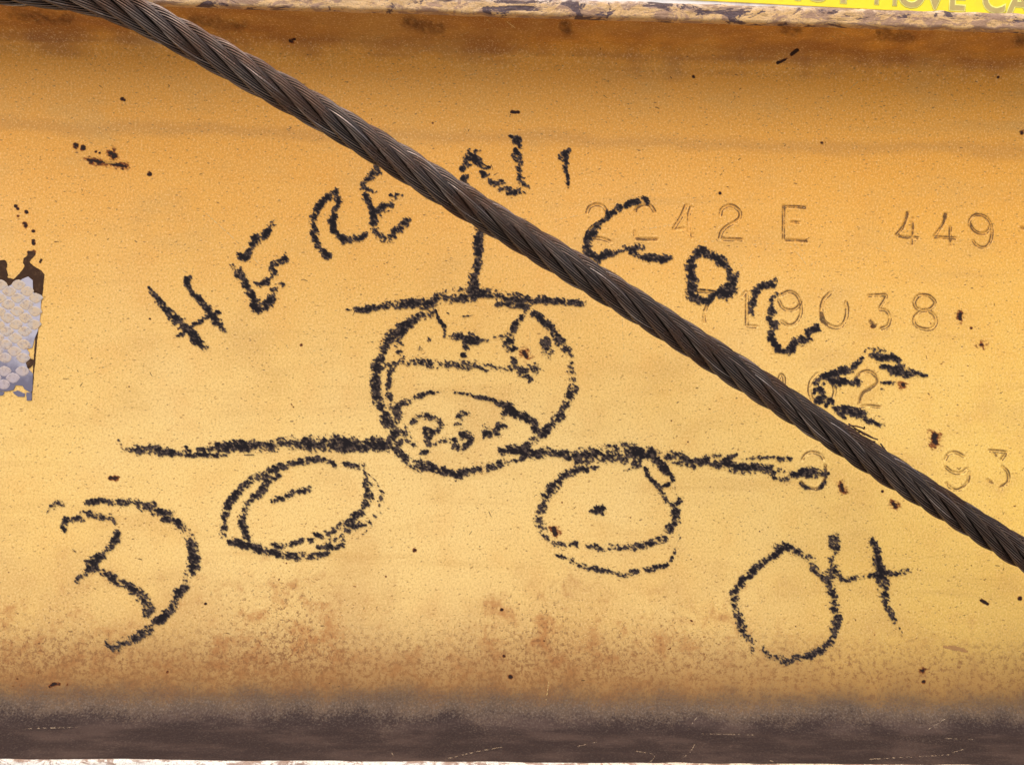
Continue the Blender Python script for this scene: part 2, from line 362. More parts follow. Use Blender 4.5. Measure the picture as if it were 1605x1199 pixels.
def wear_low(V):
    x, y, z = V[:, :, 0].copy(), V[:, :, 1].copy(), V[:, :, 2].copy()
    w = np.clip((-0.0265 - y) / 0.003, 0, 1)
    V[:, :, 2] += w * (vnoise(x * 60 + 30, y * 90 + 5, 12) - 0.5) * 0.0005
    f = np.clip((-0.004 - y) / 0.006, 0, 1)
    V[:, :, 2] += f * (vnoise(x * 130 + 30, y * 300 + 50, 13) - 0.5) * 0.0005
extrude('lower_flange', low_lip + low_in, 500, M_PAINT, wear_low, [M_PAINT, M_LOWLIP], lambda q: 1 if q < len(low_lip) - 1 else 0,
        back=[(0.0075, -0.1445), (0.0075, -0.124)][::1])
# side plate standing on the upper flange
V = []; Fb = []
pb = [(-0.0268, 0.1392), (-0.0268, 0.205), (-0.0208, 0.205), (-0.0208, 0.1392)]
for xx in (X0, X1): V += [(xx, p[0], p[1]) for p in pb]
for k in range(4): Fb.append((k, (k + 1) % 4, 4 + (k + 1) % 4, 4 + k))
Fb += [(3, 2, 1, 0), (4, 5, 6, 7)]
sp = mesh_obj('side_plate', V, Fb, M_PLATE, beam); sp['label'] = 'chalky white plate above the upper flange'

# ------------------------------------------------------------------ traced marks
PADX, PADY, GW, GH = 160, 120, 1925, 1440
yy, xx = np.mgrid[0:GH, 0:GW].astype(np.float32)
def fbm(ax, ay, seed):
    u = (xx * 0.86 + yy * 0.5) / ax; v = (-xx * 0.5 + yy * 0.86) / ay
    n = 0.62 * vnoise(u + 300, v + 300, seed) + 0.38 * vnoise(u * 2.1 + 90, v * 2.1 + 400, seed + 1)
    r = np.argsort(np.argsort(n.ravel()[::37]))
    q = np.sort(n.ravel()[::37])
    return (np.searchsorted(q, n.ravel()).reshape(n.shape) / len(q) - 0.5).astype(np.float32)
NOISE = fbm(7.0, 4.2, 21)
NOISE2 = fbm(2.9, 2.0, 31)
NOISE3 = fbm(30.0, 22.0, 41)

REG = dict(A=(220, 330, 5.2115), B=(470, 240, 6.66), C=(700, 200, 5.995), D=(900, 290, 5.711), E=(1160, 420, 4.441), F=(540, 440, 3.747),
           G=(1080, 830, 4.458), H=(50, 730, 3.997), I=(170, 660, 3.344), J=(780, 670, 2.972), K=(900, 300, 4.0125), L=(1380, 310, 7.133),
           M=(1080, 440, 3.821), N=(1180, 560, 3.776), P=(0, 0, 1.0))
def S(reg, pts, w=8.0, p=0.95):
    """a stroke: points given in an enlarged region of the photograph, each with optional width and pressure"""
    x0, y0, s = REG[reg]; out = []
    for q in pts:
        out.append((x0 + q[0] / s, y0 + q[1] / s, q[2] if len(q) > 2 else w, q[3] if len(q) > 3 else p))
    return np.array(out)
def dense(st, step=0.9):
    if len(st) == 1: st = np.vstack([st, st + [0.5, 0, 0, 0]])
    P = np.vstack([2 * st[0] - st[1], st, 2 * st[-1] - st[-2]]); out = []
    for i in range(1, len(P) - 2):
        a, b, c, d = P[i - 1], P[i], P[i + 1], P[i + 2]
        n = max(2, int(np.hypot(*(c - b)[:2]) / step)); t = np.linspace(0, 1, n, endpoint=False)[:, None]
        q = 0.5 * (2 * b + (c - a) * t + (2 * a - 5 * b + 4 * c - d) * t ** 2 + (3 * b - a - 3 * c + d) * t ** 3)
        q[:, 2:] = b[2:] + (c - b)[2:] * t
        out.append(q)
    out.append(st[-1:]); return np.vstack(out)

LIFT = [0.00010]
def mark(name, strokes, mat, label=None, amp=0.95, bias=0.0, rough=1.35, cut=0.26, ease=0.25, lift=None, noise2=0.35, parent=None):
    D = [dense(s) for s in strokes]; A = np.vstack(D); pad = A[:, 2].max() * 1.0 + 4
    bx0 = max(0, int(A[:, 0].min() - pad) + PADX); bx1 = min(GW, int(A[:, 0].max() + pad) + PADX + 2)
    by0 = max(0, int(A[:, 1].min() - pad) + PADY); by1 = min(GH, int(A[:, 1].max() + pad) + PADY + 2)
    w, h = bx1 - bx0, by1 - by0
    val = np.full((h, w), -9.0, np.float32)
    for px, py, wd, pr in A:
        hw = max(wd * 0.5, 0.4); R = int(hw * 1.6 + 2)
        cx, cy = px + PADX - bx0, py + PADY - by0
        i0, i1 = max(0, int(cx) - R), min(w, int(cx) + R + 2); j0, j1 = max(0, int(cy) - R), min(h, int(cy) + R + 2)
        if i0 >= i1 or j0 >= j1: continue
        gx = np.arange(i0, i1) - cx; gy = np.arange(j0, j1) - cy
        d2 = (gx[None] ** 2 + gy[:, None] ** 2) / (hw * hw)
        v = 0.5 + 1.1 * (pr - 0.62) + ease * (1 - 2 * d2 ** 0.9)
        sub = val[j0:j1, i0:i1]; np.maximum(sub, v, out=sub)
    nz = NOISE[by0:by1, bx0:bx1] * (1 - noise2) + NOISE2[by0:by1, bx0:bx1] * noise2
    den = np.clip(val + bias + amp * nz + (0.45 * NOISE3[by0:by1, bx0:bx1] if mat is M_CRAYON else 0), -1, 1.6)
    den[[0, -1], :] = np.minimum(den[[0, -1], :], 0); den[:, [0, -1]] = np.minimum(den[:, [0, -1]], 0)
    m4 = np.maximum(np.maximum(den[:-1, :-1], den[1:, :-1]), np.maximum(den[:-1, 1:], den[1:, 1:]))
    jj, ii = np.where(m4 > cut)
    if len(jj) == 0: return None
    a = jj * w + ii; Fc = np.stack([a, a + w, a + w + 1, a + 1], -1)
    used, inv = np.unique(Fc, return_inverse=True); Fc = inv.reshape(-1, 4)
    ux = used % w + bx0 - PADX; uy = used // w + by0 - PADY
    if lift is None:
        LIFT[0] += 0.000004; lift = LIFT[0]
    P = on_steel(ux.astype(float), uy.astype(float), lift)
    o = mesh_obj(name, P, Fc, mat, parent or beam, True, {'coverage': den.ravel()[used]})
    if label: o['label'] = label
    return o

# --- stamped characters: two broken dark lines along the edges of each stamped stroke, and a painted highlight beside them
GROOVES = []
def stamp(name, label, reg, paths, half=2.2):
    lines = []; bright = []
    for pts in paths:
        st = S(reg, pts, 1.5, 0.86); d = dense(st, 3.0)
        if len(d) < 3: lines.append(st); continue
        tg = np.gradient(d[:, :2], axis=0); tg /= np.linalg.norm(tg, axis=1)[:, None] + 1e-9
        nr = np.stack([-tg[:, 1], tg[:, 0]], 1)
        wd = d[:, 2].copy(); ph = random.random() * 6
        for sgn, pr in ((1, 0.0), (-1, -0.10)):
            e = d.copy(); e[:, :2] += nr * sgn * half * np.where(wd > 1.6, 0.35, 1.0)[:, None]
            e[:, 2] = np.where(wd > 1.6, wd * 1.1, 1.9)
            e[:, 3] += pr + 0.20 * np.sin(np.arange(len(d)) * 0.45 + ph + sgn * 2)
            lines.append(e[::1])
        e = d.copy(); e[:, 2] = 1.3; e[:, 3] = 0.42; e[:, 1] += 0.6; bright.append(e)
    GROOVES.extend(S(reg, pts, 5.4, 1.0)[:, :2] for pts in paths)
    o = mark(name, lines, M_STAMP, label, amp=0.75, cut=0.22, ease=0.22, noise2=0.7)
    if bright:
        b = mark('painted_highlight', bright, M_HIGHLIGHT, None, amp=0.8, cut=0.25, ease=0.2, noise2=0.7, parent=o)
    return o

stamp('stamped_digit', 'stamped numeral 2 half covered by a crayon letter, first of the top row', 'K', [[(82, 135), (95, 102), (135, 83), (175, 92), (203, 125), (205, 160), (170, 195), (110, 230), (78, 275)], [(120, 292), (175, 298), (230, 318)]])
stamp('stamped_digit', 'faint stamped numeral 2, second of the top row', 'K', [[(383, 125), (400, 100, 2.5, .8), (440, 86, 2, .7), (480, 92), (505, 130)], [(380, 255, 1.3, .45), (385, 285, 1.3, .45)], [(390, 299, 2.6, .9), (450, 303, 2, .85), (520, 303, 2, .9)]])
stamp('stamped_digit', 'stamped numeral 4 beside the faint numeral 2 of the top row', 'K', [[(703, 90), (672, 160), (625, 235)], [(735, 100), (722, 145)], [(625, 240, 1.3, .6), (690, 235, 1.3, .5)], [(722, 150, 1.2, .5), (722, 260, 1.2, .45)], [(742, 270, 1.2, .7), (742, 295, 1.2, .7)]])
stamp('stamped_digit', 'clear stamped numeral 2 before the stamped letter E', 'K', [[(918, 150), (930, 112), (965, 92), (1005, 96), (1042, 130), (1040, 168), (1010, 193), (960, 222), (928, 255), (916, 295)], [(940, 302), (1000, 304), (1055, 305)]])
stamp('stamped_letter', 'stamped letter E at the end of the first group', 'K', [[(1317, 92), (1316, 200), (1316, 298)], [(1318, 98), (1380, 98), (1450, 102)], [(1440, 102, 3, .8), (1452, 103, 3, .8)], [(1370, 195, 1.3, .6), (1415, 197, 1.3, .55)], [(1330, 308, 1.7, .8), (1400, 311, 1.8, .85), (1462, 315, 2, .9)]], 1.5)
stamp('stamped_digit', 'stamped numeral 4 with dark slanted stroke, first of 449', 'L', [[(303, 170, 3.4, .9), (285, 240, 2.6, .85), (245, 335), (180, 415)], [(362, 235, 1.2, .45), (360, 340, 3, .8), (358, 440, 1.6, .6), (357, 520, 1.8, .8)], [(205, 430), (290, 447, 2.8, .85), (360, 445), (418, 453)]], 1.6)
stamp('stamped_digit', 'stamped numeral 4 with dark slanted stroke, second of 449', 'L', [[(725, 190, 4.2, .95), (705, 285, 2.4, .85), (660, 355), (605, 430)], [(605, 438), (700, 446), (840, 455)], [(780, 335), (780, 440), (785, 540, 1.8, .75)]], 1.6)
stamp('stamped_digit', 'stamped numeral 9 near the right edge of the top row', 'L', [[(995, 320), (997, 260), (1035, 208), (1090, 193), (1160, 210), (1215, 262), (1245, 350), (1242, 430), (1222, 500), (1180, 550), (1120, 556), (1060, 520), (1040, 490)], [(1003, 300), (1040, 360), (1100, 397), (1160, 398), (1205, 370), (1225, 320)]], 1.6)
stamp('stamped_dash', 'short stamped dash at the right edge of the top row', 'L', [[(1575, 340, 2, .8), (1640, 346, 2, .8)], [(1640, 346, 2, .8), (1700, 352, 2, .8)]])
stamp('stamped_digit', 'stamped numeral 7 under the crayon letter O', 'M', [[(50, 62), (110, 64), (165, 71)], [(162, 75), (122, 125), (95, 180)], [(90, 205), (92, 250)]], 2.0)
stamp('stamped_digit', 'stamped numeral 1 beside a curved crayon stroke', 'M', [[(320, 92), (345, 72), (346, 170), (345, 268)], [(345, 270), (400, 275)]], 2.2)
stamp('stamped_digit', 'stamped numeral 9 beside a crayon letter, third of the second row', 'M', [[(545, 90), (600, 66), (645, 88), (668, 140), (668, 200), (640, 252), (600, 268), (555, 245)], [(537, 120), (562, 163), (610, 178), (650, 160), (668, 125)]], 1.8)
stamp('stamped_digit', 'stamped numeral 0 with a dark lower left edge', 'M', [[(843, 75), (805, 118), (792, 180), (806, 238), (850, 273), (900, 278), (935, 238), (946, 180), (938, 130)], [(788, 190, 3, .9), (800, 235, 5, 1.0), (825, 262, 4, .95)]], 2.4)
stamp('stamped_digit', 'stamped numeral 3 with a rusty smudge at its foot', 'M', [[(1075, 90), (1130, 88), (1180, 92), (1142, 162)], [(1142, 172), (1180, 180), (1202, 220), (1190, 268), (1150, 288)], [(1085, 245, 6, .62), (1112, 268, 6, .62)]], 1.8)
stamp('stamped_digit', 'stamped numeral 8 at the end of the second row', 'M', [[(1347, 130), (1365, 97), (1400, 87), (1440, 94), (1472, 130), (1450, 166), (1400, 178), (1360, 163), (1347, 130)], [(1385, 185), (1350, 220), (1352, 262), (1395, 288), (1450, 288), (1480, 250), (1468, 208), (1440, 184)]], 1.9)
stamp('stamped_digit', 'tip of a stamped numeral showing above the rope', 'N', [[(152, 135), (165, 104), (183, 120), (184, 165)]], 1.8)
stamp('stamped_digit', 'tall stamped numeral 0 under the last crayon letter', 'N', [[(380, 98), (345, 140), (335, 200), (355, 265)], [(410, 105), (462, 140), (484, 195), (470, 265)]], 2.4)
stamp('stamped_digit', 'stamped numeral 2 beside the last crayon letter', 'N', [[(605, 130, 4, .9), (640, 94), (685, 83), (722, 107), (738, 148, 3, .85), (700, 180, 3, .85), (650, 215, 3, .85), (628, 280)], [(640, 290), (690, 288), (750, 295)]], 1.9)
stamp('stamped_digit', 'stamped numeral 9 at the tip of the right crayon wing line', 'N', [[(293, 605), (312, 577), (350, 562), (400, 577), (416, 602)], [(428, 640), (433, 700, 3, .9), (408, 762, 4, .95), (370, 781), (312, 767, 3, .9), (287, 740, 3, .9)]], 1.8)
stamp('stamped_digit', 'rusty stamped numeral 9 at lower right', 'N', [[(1138, 605), (1157, 573), (1200, 563), (1250, 587)], [(1142, 650), (1180, 678), (1230, 683), (1265, 660)], [(1280, 680, 3, .6), (1275, 730, 3, .65), (1240, 772), (1200, 786), (1160, 763), (1147, 745, 3, .6)]], 1.8)
stamp('stamped_digit', 'rusty stamped numeral 3 at the far lower right', 'N', [[(1400, 552), (1450, 556), (1500, 562)], [(1425, 562, 4, .5), (1442, 576, 4, .5)], [(1495, 570), (1470, 605)], [(1478, 647), (1508, 682), (1508, 738), (1465, 772)], [(1390, 725, 6, .55), (1410, 742, 6, .6)]], 1.8)

# --- the web itself, with the stampings pressed into it as real grooves
def build_web():
    px0, px1, py0, py1 = 905, 1640, 312, 806
    field = np.full((py1 - py0, px1 - px0), 9.0, np.float32)
    for g_ in GROOVES:
        d = dense(np.hstack([g_, np.ones((len(g_), 2))]), 1.0)
        for a, b in d[:, :2]:
            i0, j0 = int(a) - px0 - 6, int(b) - py0 - 6
            if i0 < 0 or j0 < 0 or i0 + 13 > field.shape[1] or j0 + 13 > field.shape[0]: continue
            gx = np.arange(i0, i0 + 13) + px0 - a; gy = np.arange(j0, j0 + 13) + py0 - b
            sub = field[j0:j0 + 13, i0:i0 + 13]; np.minimum(sub, np.sqrt(gx[None] ** 2 + gy[:, None] ** 2), out=sub)
    def smooth(e0, e1, v): t = np.clip((v - e0) / (e1 - e0), 0, 1); return t * t * (3 - 2 * t)
    depth = 0.00042 * (1 - smooth(0.6, 3.4, field)) - 0.00010 * np.exp(-((field - 4.6) / 1.1) ** 2)
    corner = on_plane([px0, px1, px1, px0], [py0, py0, py1, py1], 0.0)
    xa, xb = corner[:, 0].min(), corner[:, 0].max(); za, zb = corner[:, 2].min(), corner[:, 2].max()
    xs = np.concatenate([np.linspace(X0, xa, 30, endpoint=False), np.arange(xa, xb, 0.00026), np.linspace(xb, X1, 12)])
    zs = np.concatenate([np.linspace(-0.124, za, 30, endpoint=False), np.arange(za, zb, 0.00026), np.linspace(zb, 0.121, 20)])
    gx, gz = np.meshgrid(xs, zs, indexing='ij'); P = np.stack([gx, np.zeros_like(gx), gz], -1).reshape(-1, 3)
    rel = P - C3[None]; dz = rel @ F3; u = 802.5 + F_PX * (rel @ R3) / dz - px0; v = 599.5 - F_PX * (rel @ U3) / dz - py0
    ok = (u > 0) & (u < field.shape[1] - 2) & (v > 0) & (v < field.shape[0] - 2)
    ui = np.clip(u, 0, field.shape[1] - 2).astype(int); vi = np.clip(v, 0, field.shape[0] - 2).astype(int); fu, fv = u - ui, v - vi
    dep = (depth[vi, ui] * (1 - fu) + depth[vi, ui + 1] * fu) * (1 - fv) + (depth[vi + 1, ui] * (1 - fu) + depth[vi + 1, ui + 1] * fu) * fv
    P[:, 1] += np.where(ok, dep, 0)
    n = len(zs); i, j = np.meshgrid(np.arange(len(xs) - 1), np.arange(n - 1), indexing='ij'); a = i * n + j
    Fc = np.stack([a, a + n, a + n + 1, a + 1], -1).reshape(-1, 4)
    b0 = len(P); back = np.array([(X0, 0.0075, -0.124), (X1, 0.0075, -0.124), (X1, 0.0075, 0.121), (X0, 0.0075, 0.121)])
    Fc = np.vstack([Fc, [[b0, b0 + 3, b0 + 2, b0 + 1]]])
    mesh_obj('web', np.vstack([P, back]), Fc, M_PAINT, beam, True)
build_web()

# --- crayon writing and drawing
CB = [-0.01, 1.06]
def crayon(name, label, strokes):
    for st in strokes: st[:, 2] *= CB[1]                 # the ragged edge eats into the traced width
    return mark(name, strokes, M_CRAYON, label, amp=1.5, ease=0.24, cut=0.15, noise2=0.50, bias=CB[0])
crayon('crayon_letter', 'slanted black crayon letter H at the far left of the arched word', [
    S('A', [(75, 630, 5, .6), (110, 690, 7, .8), (150, 735, 8), (215, 810, 10), (290, 885, 14), (350, 930, 12), (400, 985, 10), (450, 1040, 12), (525, 1125, 10, .7)]),
    S('A', [(388, 560, 9), (385, 610, 8), (430, 670, 9), (490, 730, 10), (540, 800, 10), (575, 860, 9), (620, 905, 10, .9), (660, 960, 8, .7), (705, 985, 6, .5)]),
    S('A', [(280, 1048, 5, .6), (330, 1010, 8), (380, 975, 8), (430, 940, 6), (490, 900, 7), (550, 865, 8), (640, 830, 6)])])
crayon('crayon_letter', 'black crayon letter E right of the letter H', [
    S('A', [(800, 355, 7, .8), (845, 380, 11, 1), (890, 335, 8, .9), (905, 305, 5, .3), (920, 280, 10, 1), (950, 235, 12, 1), (980, 235, 5, .4), (1005, 215, 8, 1), (1045, 160, 9, .9), (1080, 110, 9, .55), (1105, 90, 7, .3)]),
    S('A', [(750, 450, 7, .7), (785, 490, 13, 1), (830, 550, 11), (880, 640, 11), (920, 720, 10), (955, 780, 13)]),
    S('A', [(950, 790, 13), (1010, 790, 13), (1060, 740, 12, .9), (1090, 670, 12, .75), (1130, 620, 9, .75), (1185, 595, 8, .6)]),
    S('A', [(940, 585, 6, .6), (975, 605, 7, .8), (1030, 575, 9, 1), (1060, 550, 5, .4), (1095, 510, 9, .95), (1080, 460, 10, .95), (1120, 425, 9, .7), (1170, 400, 11, .8), (1185, 350, 6, .4)])])
crayon('crayon_letter', 'rounded black crayon letter R of the arched word', [
    S('B', [(375, 410, 9, 1), (330, 450, 8), (270, 475, 9), (220, 530, 9), (170, 600, 9), (145, 680, 9.5), (145, 770, 11), (155, 860, 10), (180, 950, 9, .95), (230, 1010, 7, .9), (270, 1060, 9, 1), (310, 1080, 8, .9)]),
    S('B', [(345, 425, 9), (380, 460, 9), (405, 510, 9), (395, 555, 7, .9), (375, 600, 8, .8), (350, 670, 10, .75), (345, 735, 12, .95), (325, 790, 5, .7), (370, 835, 7), (430, 890, 9), (470, 915, 9), (540, 890, 9), (600, 890, 10), (660, 870, 8), (700, 840, 5, .8)])])
crayon('crayon_letter', 'black crayon letter E whose top runs under the rope', [
    S('B', [(835, 60, 11), (815, 110, 11), (810, 180, 12), (750, 240, 11, .9), (690, 300, 10, .8), (650, 350, 9, .65), (650, 400, 7, .4)]),
    S('B', [(700, 380, 8, .5), (750, 395, 7, .6), (805, 405, 4, .3)]),
    S('B', [(680, 435, 8), (720, 510, 9), (750, 590, 9), (765, 660, 8, .95), (775, 740, 10), (790, 820, 9), (840, 880, 9), (920, 890, 14), (960, 880, 10, .9), (990, 820, 9, .95), (1050, 790, 12, .95), (1110, 720, 10, .8), (1140, 690, 7, .5)]),
    S('B', [(820, 600, 9), (860, 570, 13), (900, 560, 11, .9), (960, 545, 7, .8)]), S('B', [(850, 650, 5, .7), (930, 600, 4, .6)]),
    S('B', [(945, 440, 4, .7), (985, 480, 8, .5), (1020, 445, 7, .6), (1055, 440, 6, .7)])])
crayon('crayon_letter', 'blotchy black crayon letter N above the rope', [
    S('C', [(160, 350, 6, .9), (230, 280, 15, 1), (280, 300, 11, 1)]), S('C', [(150, 385, 8, .8), (220, 350, 8, .9)]),
    S('C', [(160, 280, 5, .6), (230, 240, 11, .8), (310, 230, 6, .3)]), S('C', [(155, 460, 6, .9), (170, 510, 8, .9), (205, 450, 5, .5)]), S('C', [(170, 510, 8, .9), (190, 590, 8, .9)]),
    S('C', [(280, 330, 6, .9), (350, 370, 8, .9), (400, 375, 5, .9)]), S('C', [(325, 420, 6, 1), (360, 445, 8, 1), (400, 440, 4, .8)]),
    S('C', [(400, 490, 6), (440, 520, 9), (520, 520, 8, .9)]), S('C', [(510, 580, 8, .7), (600, 580, 7, .8), (570, 620, 5, .8), (630, 615, 8, 1), (690, 590, 10, .8), (740, 600, 7, .9)]),
    S('C', [(600, 85, 6, .5), (650, 120, 11, .85), (690, 170, 9, 1)]),
    S('C', [(650, 215, 8, .85), (655, 270, 11), (675, 320, 9), (690, 390, 11), (690, 430, 7, .7), (690, 480, 12, .95), (725, 530, 10, .8), (775, 575, 6, .4)])])
crayon('crayon_apostrophe', 'black crayon apostrophe right of the letter N', [
    S('C', [(1155, 205, 8, .4), (1110, 255, 9, 1), (1060, 283, 6, 1)]), S('C', [(1115, 275, 9), (1120, 340, 7.5), (1115, 390, 8), (1130, 440, 5, .95), (1140, 510, 5, .7), (1142, 565, 2, .6)])])
crayon('crayon_letter', 'open black crayon letter C over the stamped numerals', [
    S('D', [(650, 140, 9, 1), (600, 130, 10, .6), (540, 150, 7, 1), (470, 180, 8, 1)]), S('D', [(385, 215, 8), (405, 212, 9)]), S('D', [(340, 248, 8, 1), (355, 246, 8, 1)]),
    S('D', [(295, 240, 4), (295, 290, 7), (250, 330, 7), (205, 375, 9, .95), (150, 440, 11), (120, 490, 10, .8), (115, 540, 12, .8), (125, 600, 10), (175, 640, 8), (225, 665, 10), (280, 615, 9, .85), (345, 615, 10, .6), (405, 590, 8, .6), (455, 575, 9), (540, 590, 12), (560, 560, 12, .9), (620, 570, 8, .5)]),
    S('D', [(500, 600, 8), (600, 640, 9), (680, 655, 11), (780, 660, 10), (860, 655, 6, .8)]), S('D', [(275, 300, 1.8), (200, 335, 1.8), (140, 380, 2), (105, 440, 2), (95, 480, 2)])])
crayon('crayon_letter', 'thick closed black crayon letter O right of the rope', [
    S('D', [(1130, 590, 12), (1090, 640, 9), (1060, 680, 12), (1045, 750, 15), (1050, 830, 14), (1050, 900, 13), (1040, 970, 15, .95), (1080, 1010, 11), (1130, 1040, 9), (1190, 1045, 9), (1230, 1000, 7), (1280, 960, 4)]),
    S('D', [(1070, 605, 6, .7), (1140, 600, 12, .9), (1220, 630, 12, .85), (1300, 670, 12), (1340, 710, 11), (1385, 750, 6, .5), (1410, 800, 13, .95), (1420, 880, 14), (1380, 940, 16), (1330, 975, 14), (1300, 970, 10)]),
    S('D', [(1090, 935, 1.6), (1180, 940, 1.6), (1280, 955, 1.6)])])
crayon('crayon_letter', 'hooked black crayon letter between the stamped 1 and 9', [
    S('E', [(245, 75, 6, .7), (235, 110, 9), (170, 125, 11), (115, 165, 11), (90, 220, 10), (80, 310, 9)]),
    S('E', [(280, 180, 5, .9), (235, 195, 8), (215, 250, 8), (225, 300, 11, .9), (205, 360, 8, .9), (235, 400, 12, .9), (205, 425, 5, .4), (215, 475, 10, .95), (240, 530, 8), (265, 560, 10, 1)]),
    S('E', [(310, 575, 10), (350, 560, 13), (400, 510, 13), (460, 490, 12, .95), (480, 440, 10, .95), (540, 415, 9, .95)])])
crayon('crayon_letter', 'sprawling black crayon letter E at the end of the arched word', [
    S('E', [(860, 590, 10, .4), (920, 560, 10, .35)]), S('E', [(935, 570, 9, .8), (1000, 580, 7, .5)]), S('E', [(915, 610, 8, 1), (980, 625, 9, 1), (1060, 625, 10, .9), (1100, 645, 8, .9)]),
    S('E', [(985, 685, 6, .8), (1030, 695, 8, .9), (1060, 720, 9, .9), (1110, 710, 14), (1150, 730, 13), (1220, 740, 8, .9), (1290, 748, 6, .8)]),
    S('E', [(850, 625, 5), (820, 660, 8), (770, 700, 10), (700, 720, 10), (640, 745, 10), (580, 760, 10, .85), (530, 800, 10, .8)]),
    S('E', [(620, 770, 8), (660, 790, 12), (720, 785, 9), (785, 795, 8, .9)]), S('E', [(800, 770, 6, 1), (825, 800, 8, .95)]),
    S('E', [(570, 800, 8, .6), (600, 790, 9, .6)]), S('E', [(520, 840, 4, .9), (515, 870, 4, .9)]), S('E', [(545, 845, 8, 1), (570, 870, 9, 1)]), S('E', [(545, 925, 9, 1), (570, 905, 9, 1)]),
    S('E', [(600, 960, 5), (630, 920, 8), (650, 950, 6, .9)]),
    S('E', [(660, 970, 10, .8), (700, 990, 12, .9), (740, 975, 10, .9), (780, 1000, 12, .75), (830, 1020, 11, 1), (880, 1050, 10), (940, 1080, 9, .9), (1000, 1100, 7, .4)]), S('E', [(690, 1000, 7, .8), (725, 1045, 6, .7)]),
    S('E', [(980, 800, 4, .9), (1060, 800, 6, .85)]), S('E', [(985, 845, 5, .5), (995, 845, 5, .5)])])
crayon('crayon_line', 'short upright black crayon stroke coming out from under the rope', [S('P', [(756, 335, 12), (752, 360, 12), (750, 385, 11), (750, 410, 10), (744, 435, 13), (743, 462, 12)])])
CB[:] = [-0.09, 1.20]
crayon('crayon_line', 'level black crayon hat brim on top of the drawn face', [
    S('F', [(10, 170, 2, .5), (60, 165, 6, .7), (100, 175, 8, .9), (200, 155, 8, .9), (300, 140, 10, .85), (400, 130, 12, .8), (500, 130, 13, .85), (600, 100, 13, .8), (700, 95, 13, .85), (760, 75, 15, 1)]),
    S('F', [(540, 90, 8, .6), (640, 60, 10, .55), (720, 65, 8, .6)]), S('F', [(760, 75, 14, 1), (830, 75, 11, .95), (920, 90, 12, .7), (1020, 115, 15, .8), (1100, 110, 14, .6), (1200, 115, 9, .65), (1290, 125, 8, .75), (1400, 135, 8, .9)]),
    S('F', [(900, 145, 9, .6), (1000, 135, 12, .7), (1070, 160, 10, .8)]), S('F', [(500, 140, 1.5, .6), (640, 115, 1.5, .6)])])
crayon('crayon_circle', 'large uneven black crayon circle outlining the drawn face', [
    S('F', [(520, 190, 10, .5), (450, 205, 12, .6), (400, 235, 12, .75), (340, 280, 14, .8), (290, 320, 17, .75), (250, 370, 15, .75), (225, 430, 11, .85), (195, 500, 13, .9), (180, 570, 11, .9), (185, 640, 10, .9), (200, 710, 12, .75), (240, 790, 13, .8), (280, 860, 14, .85), (295, 930, 16, .9), (320, 1000, 13, .9), (370, 1060, 11, .85), (440, 1085, 15, .85), (510, 1100, 12, .8), (580, 1120, 11, .85), (640, 1135, 9, .8)]),
    S('F', [(660, 1145, 10, .9), (720, 1115, 12, .85), (800, 1100, 12, .75), (810, 1090, 10, .5)]), S('F', [(850, 1090, 9, .9), (930, 1070, 10, .85), (975, 1060, 7, .5), (1040, 1045, 6, .8), (1080, 1000, 9, .9)]),
    S('F', [(290, 490, 9, .5), (265, 560, 9, .55), (260, 640, 9, .5), (270, 720, 10, .6), (310, 780, 13, .8)]), S('F', [(320, 330, 14, .8), (320, 400, 12, .7), (340, 460, 8, .6)]),
    S('F', [(1105, 195, 7, 1), (1160, 225, 10, .9), (1220, 290, 10, .8), (1265, 350, 12, .9), (1310, 410, 11, .95), (1330, 450, 6, .4), (1330, 510, 9, 1), (1345, 570, 10, .95), (1375, 590, 5, .4)]),
    S('F', [(1340, 630, 11, .95), (1320, 690, 13, .65), (1270, 790, 13, .8), (1210, 850, 10, .85), (1160, 900, 11, .9), (1100, 950, 11, .9), (1060, 975, 12, .9)]), S('F', [(1350, 690, 1.6, .6), (1310, 780, 1.6, .6), (1230, 865, 1.6, .6)]),
    S('F', [(340, 880, 15, .35), (380, 950, 16, .35), (400, 970, 12, .8)]), S('F', [(440, 1010, 8, .6), (490, 1005, 5, .8)])])
crayon('crayon_line', 'cup shaped black crayon visor under the hat brim', [
    S('F', [(535, 170, 2, .9), (555, 230, 4, .9), (585, 270, 5, 1), (590, 315, 4, .9)]),
    S('F', [(600, 325, 9, .6), (680, 330, 10, .65), (745, 340, 14, .95), (800, 345, 9, .6), (860, 340, 11, .55), (930, 325, 10, .65), (985, 300, 9, .9), (1010, 250, 8, .8), (1050, 200, 8, .8), (1080, 160, 7, .6)]),
    S('F', [(715, 390, 8, .9), (725, 405, 6, .7)]), S('F', [(965, 360, 12, .9), (945, 380, 8, .8), (975, 405, 7, .9), (1005, 400, 5, .8)]), S('F', [(695, 437, 5, .95), (705, 437, 5, .95)]), S('F', [(600, 190, 2.2, .8), (650, 205, 3, .7), (740, 208, 2.2, .8)])])
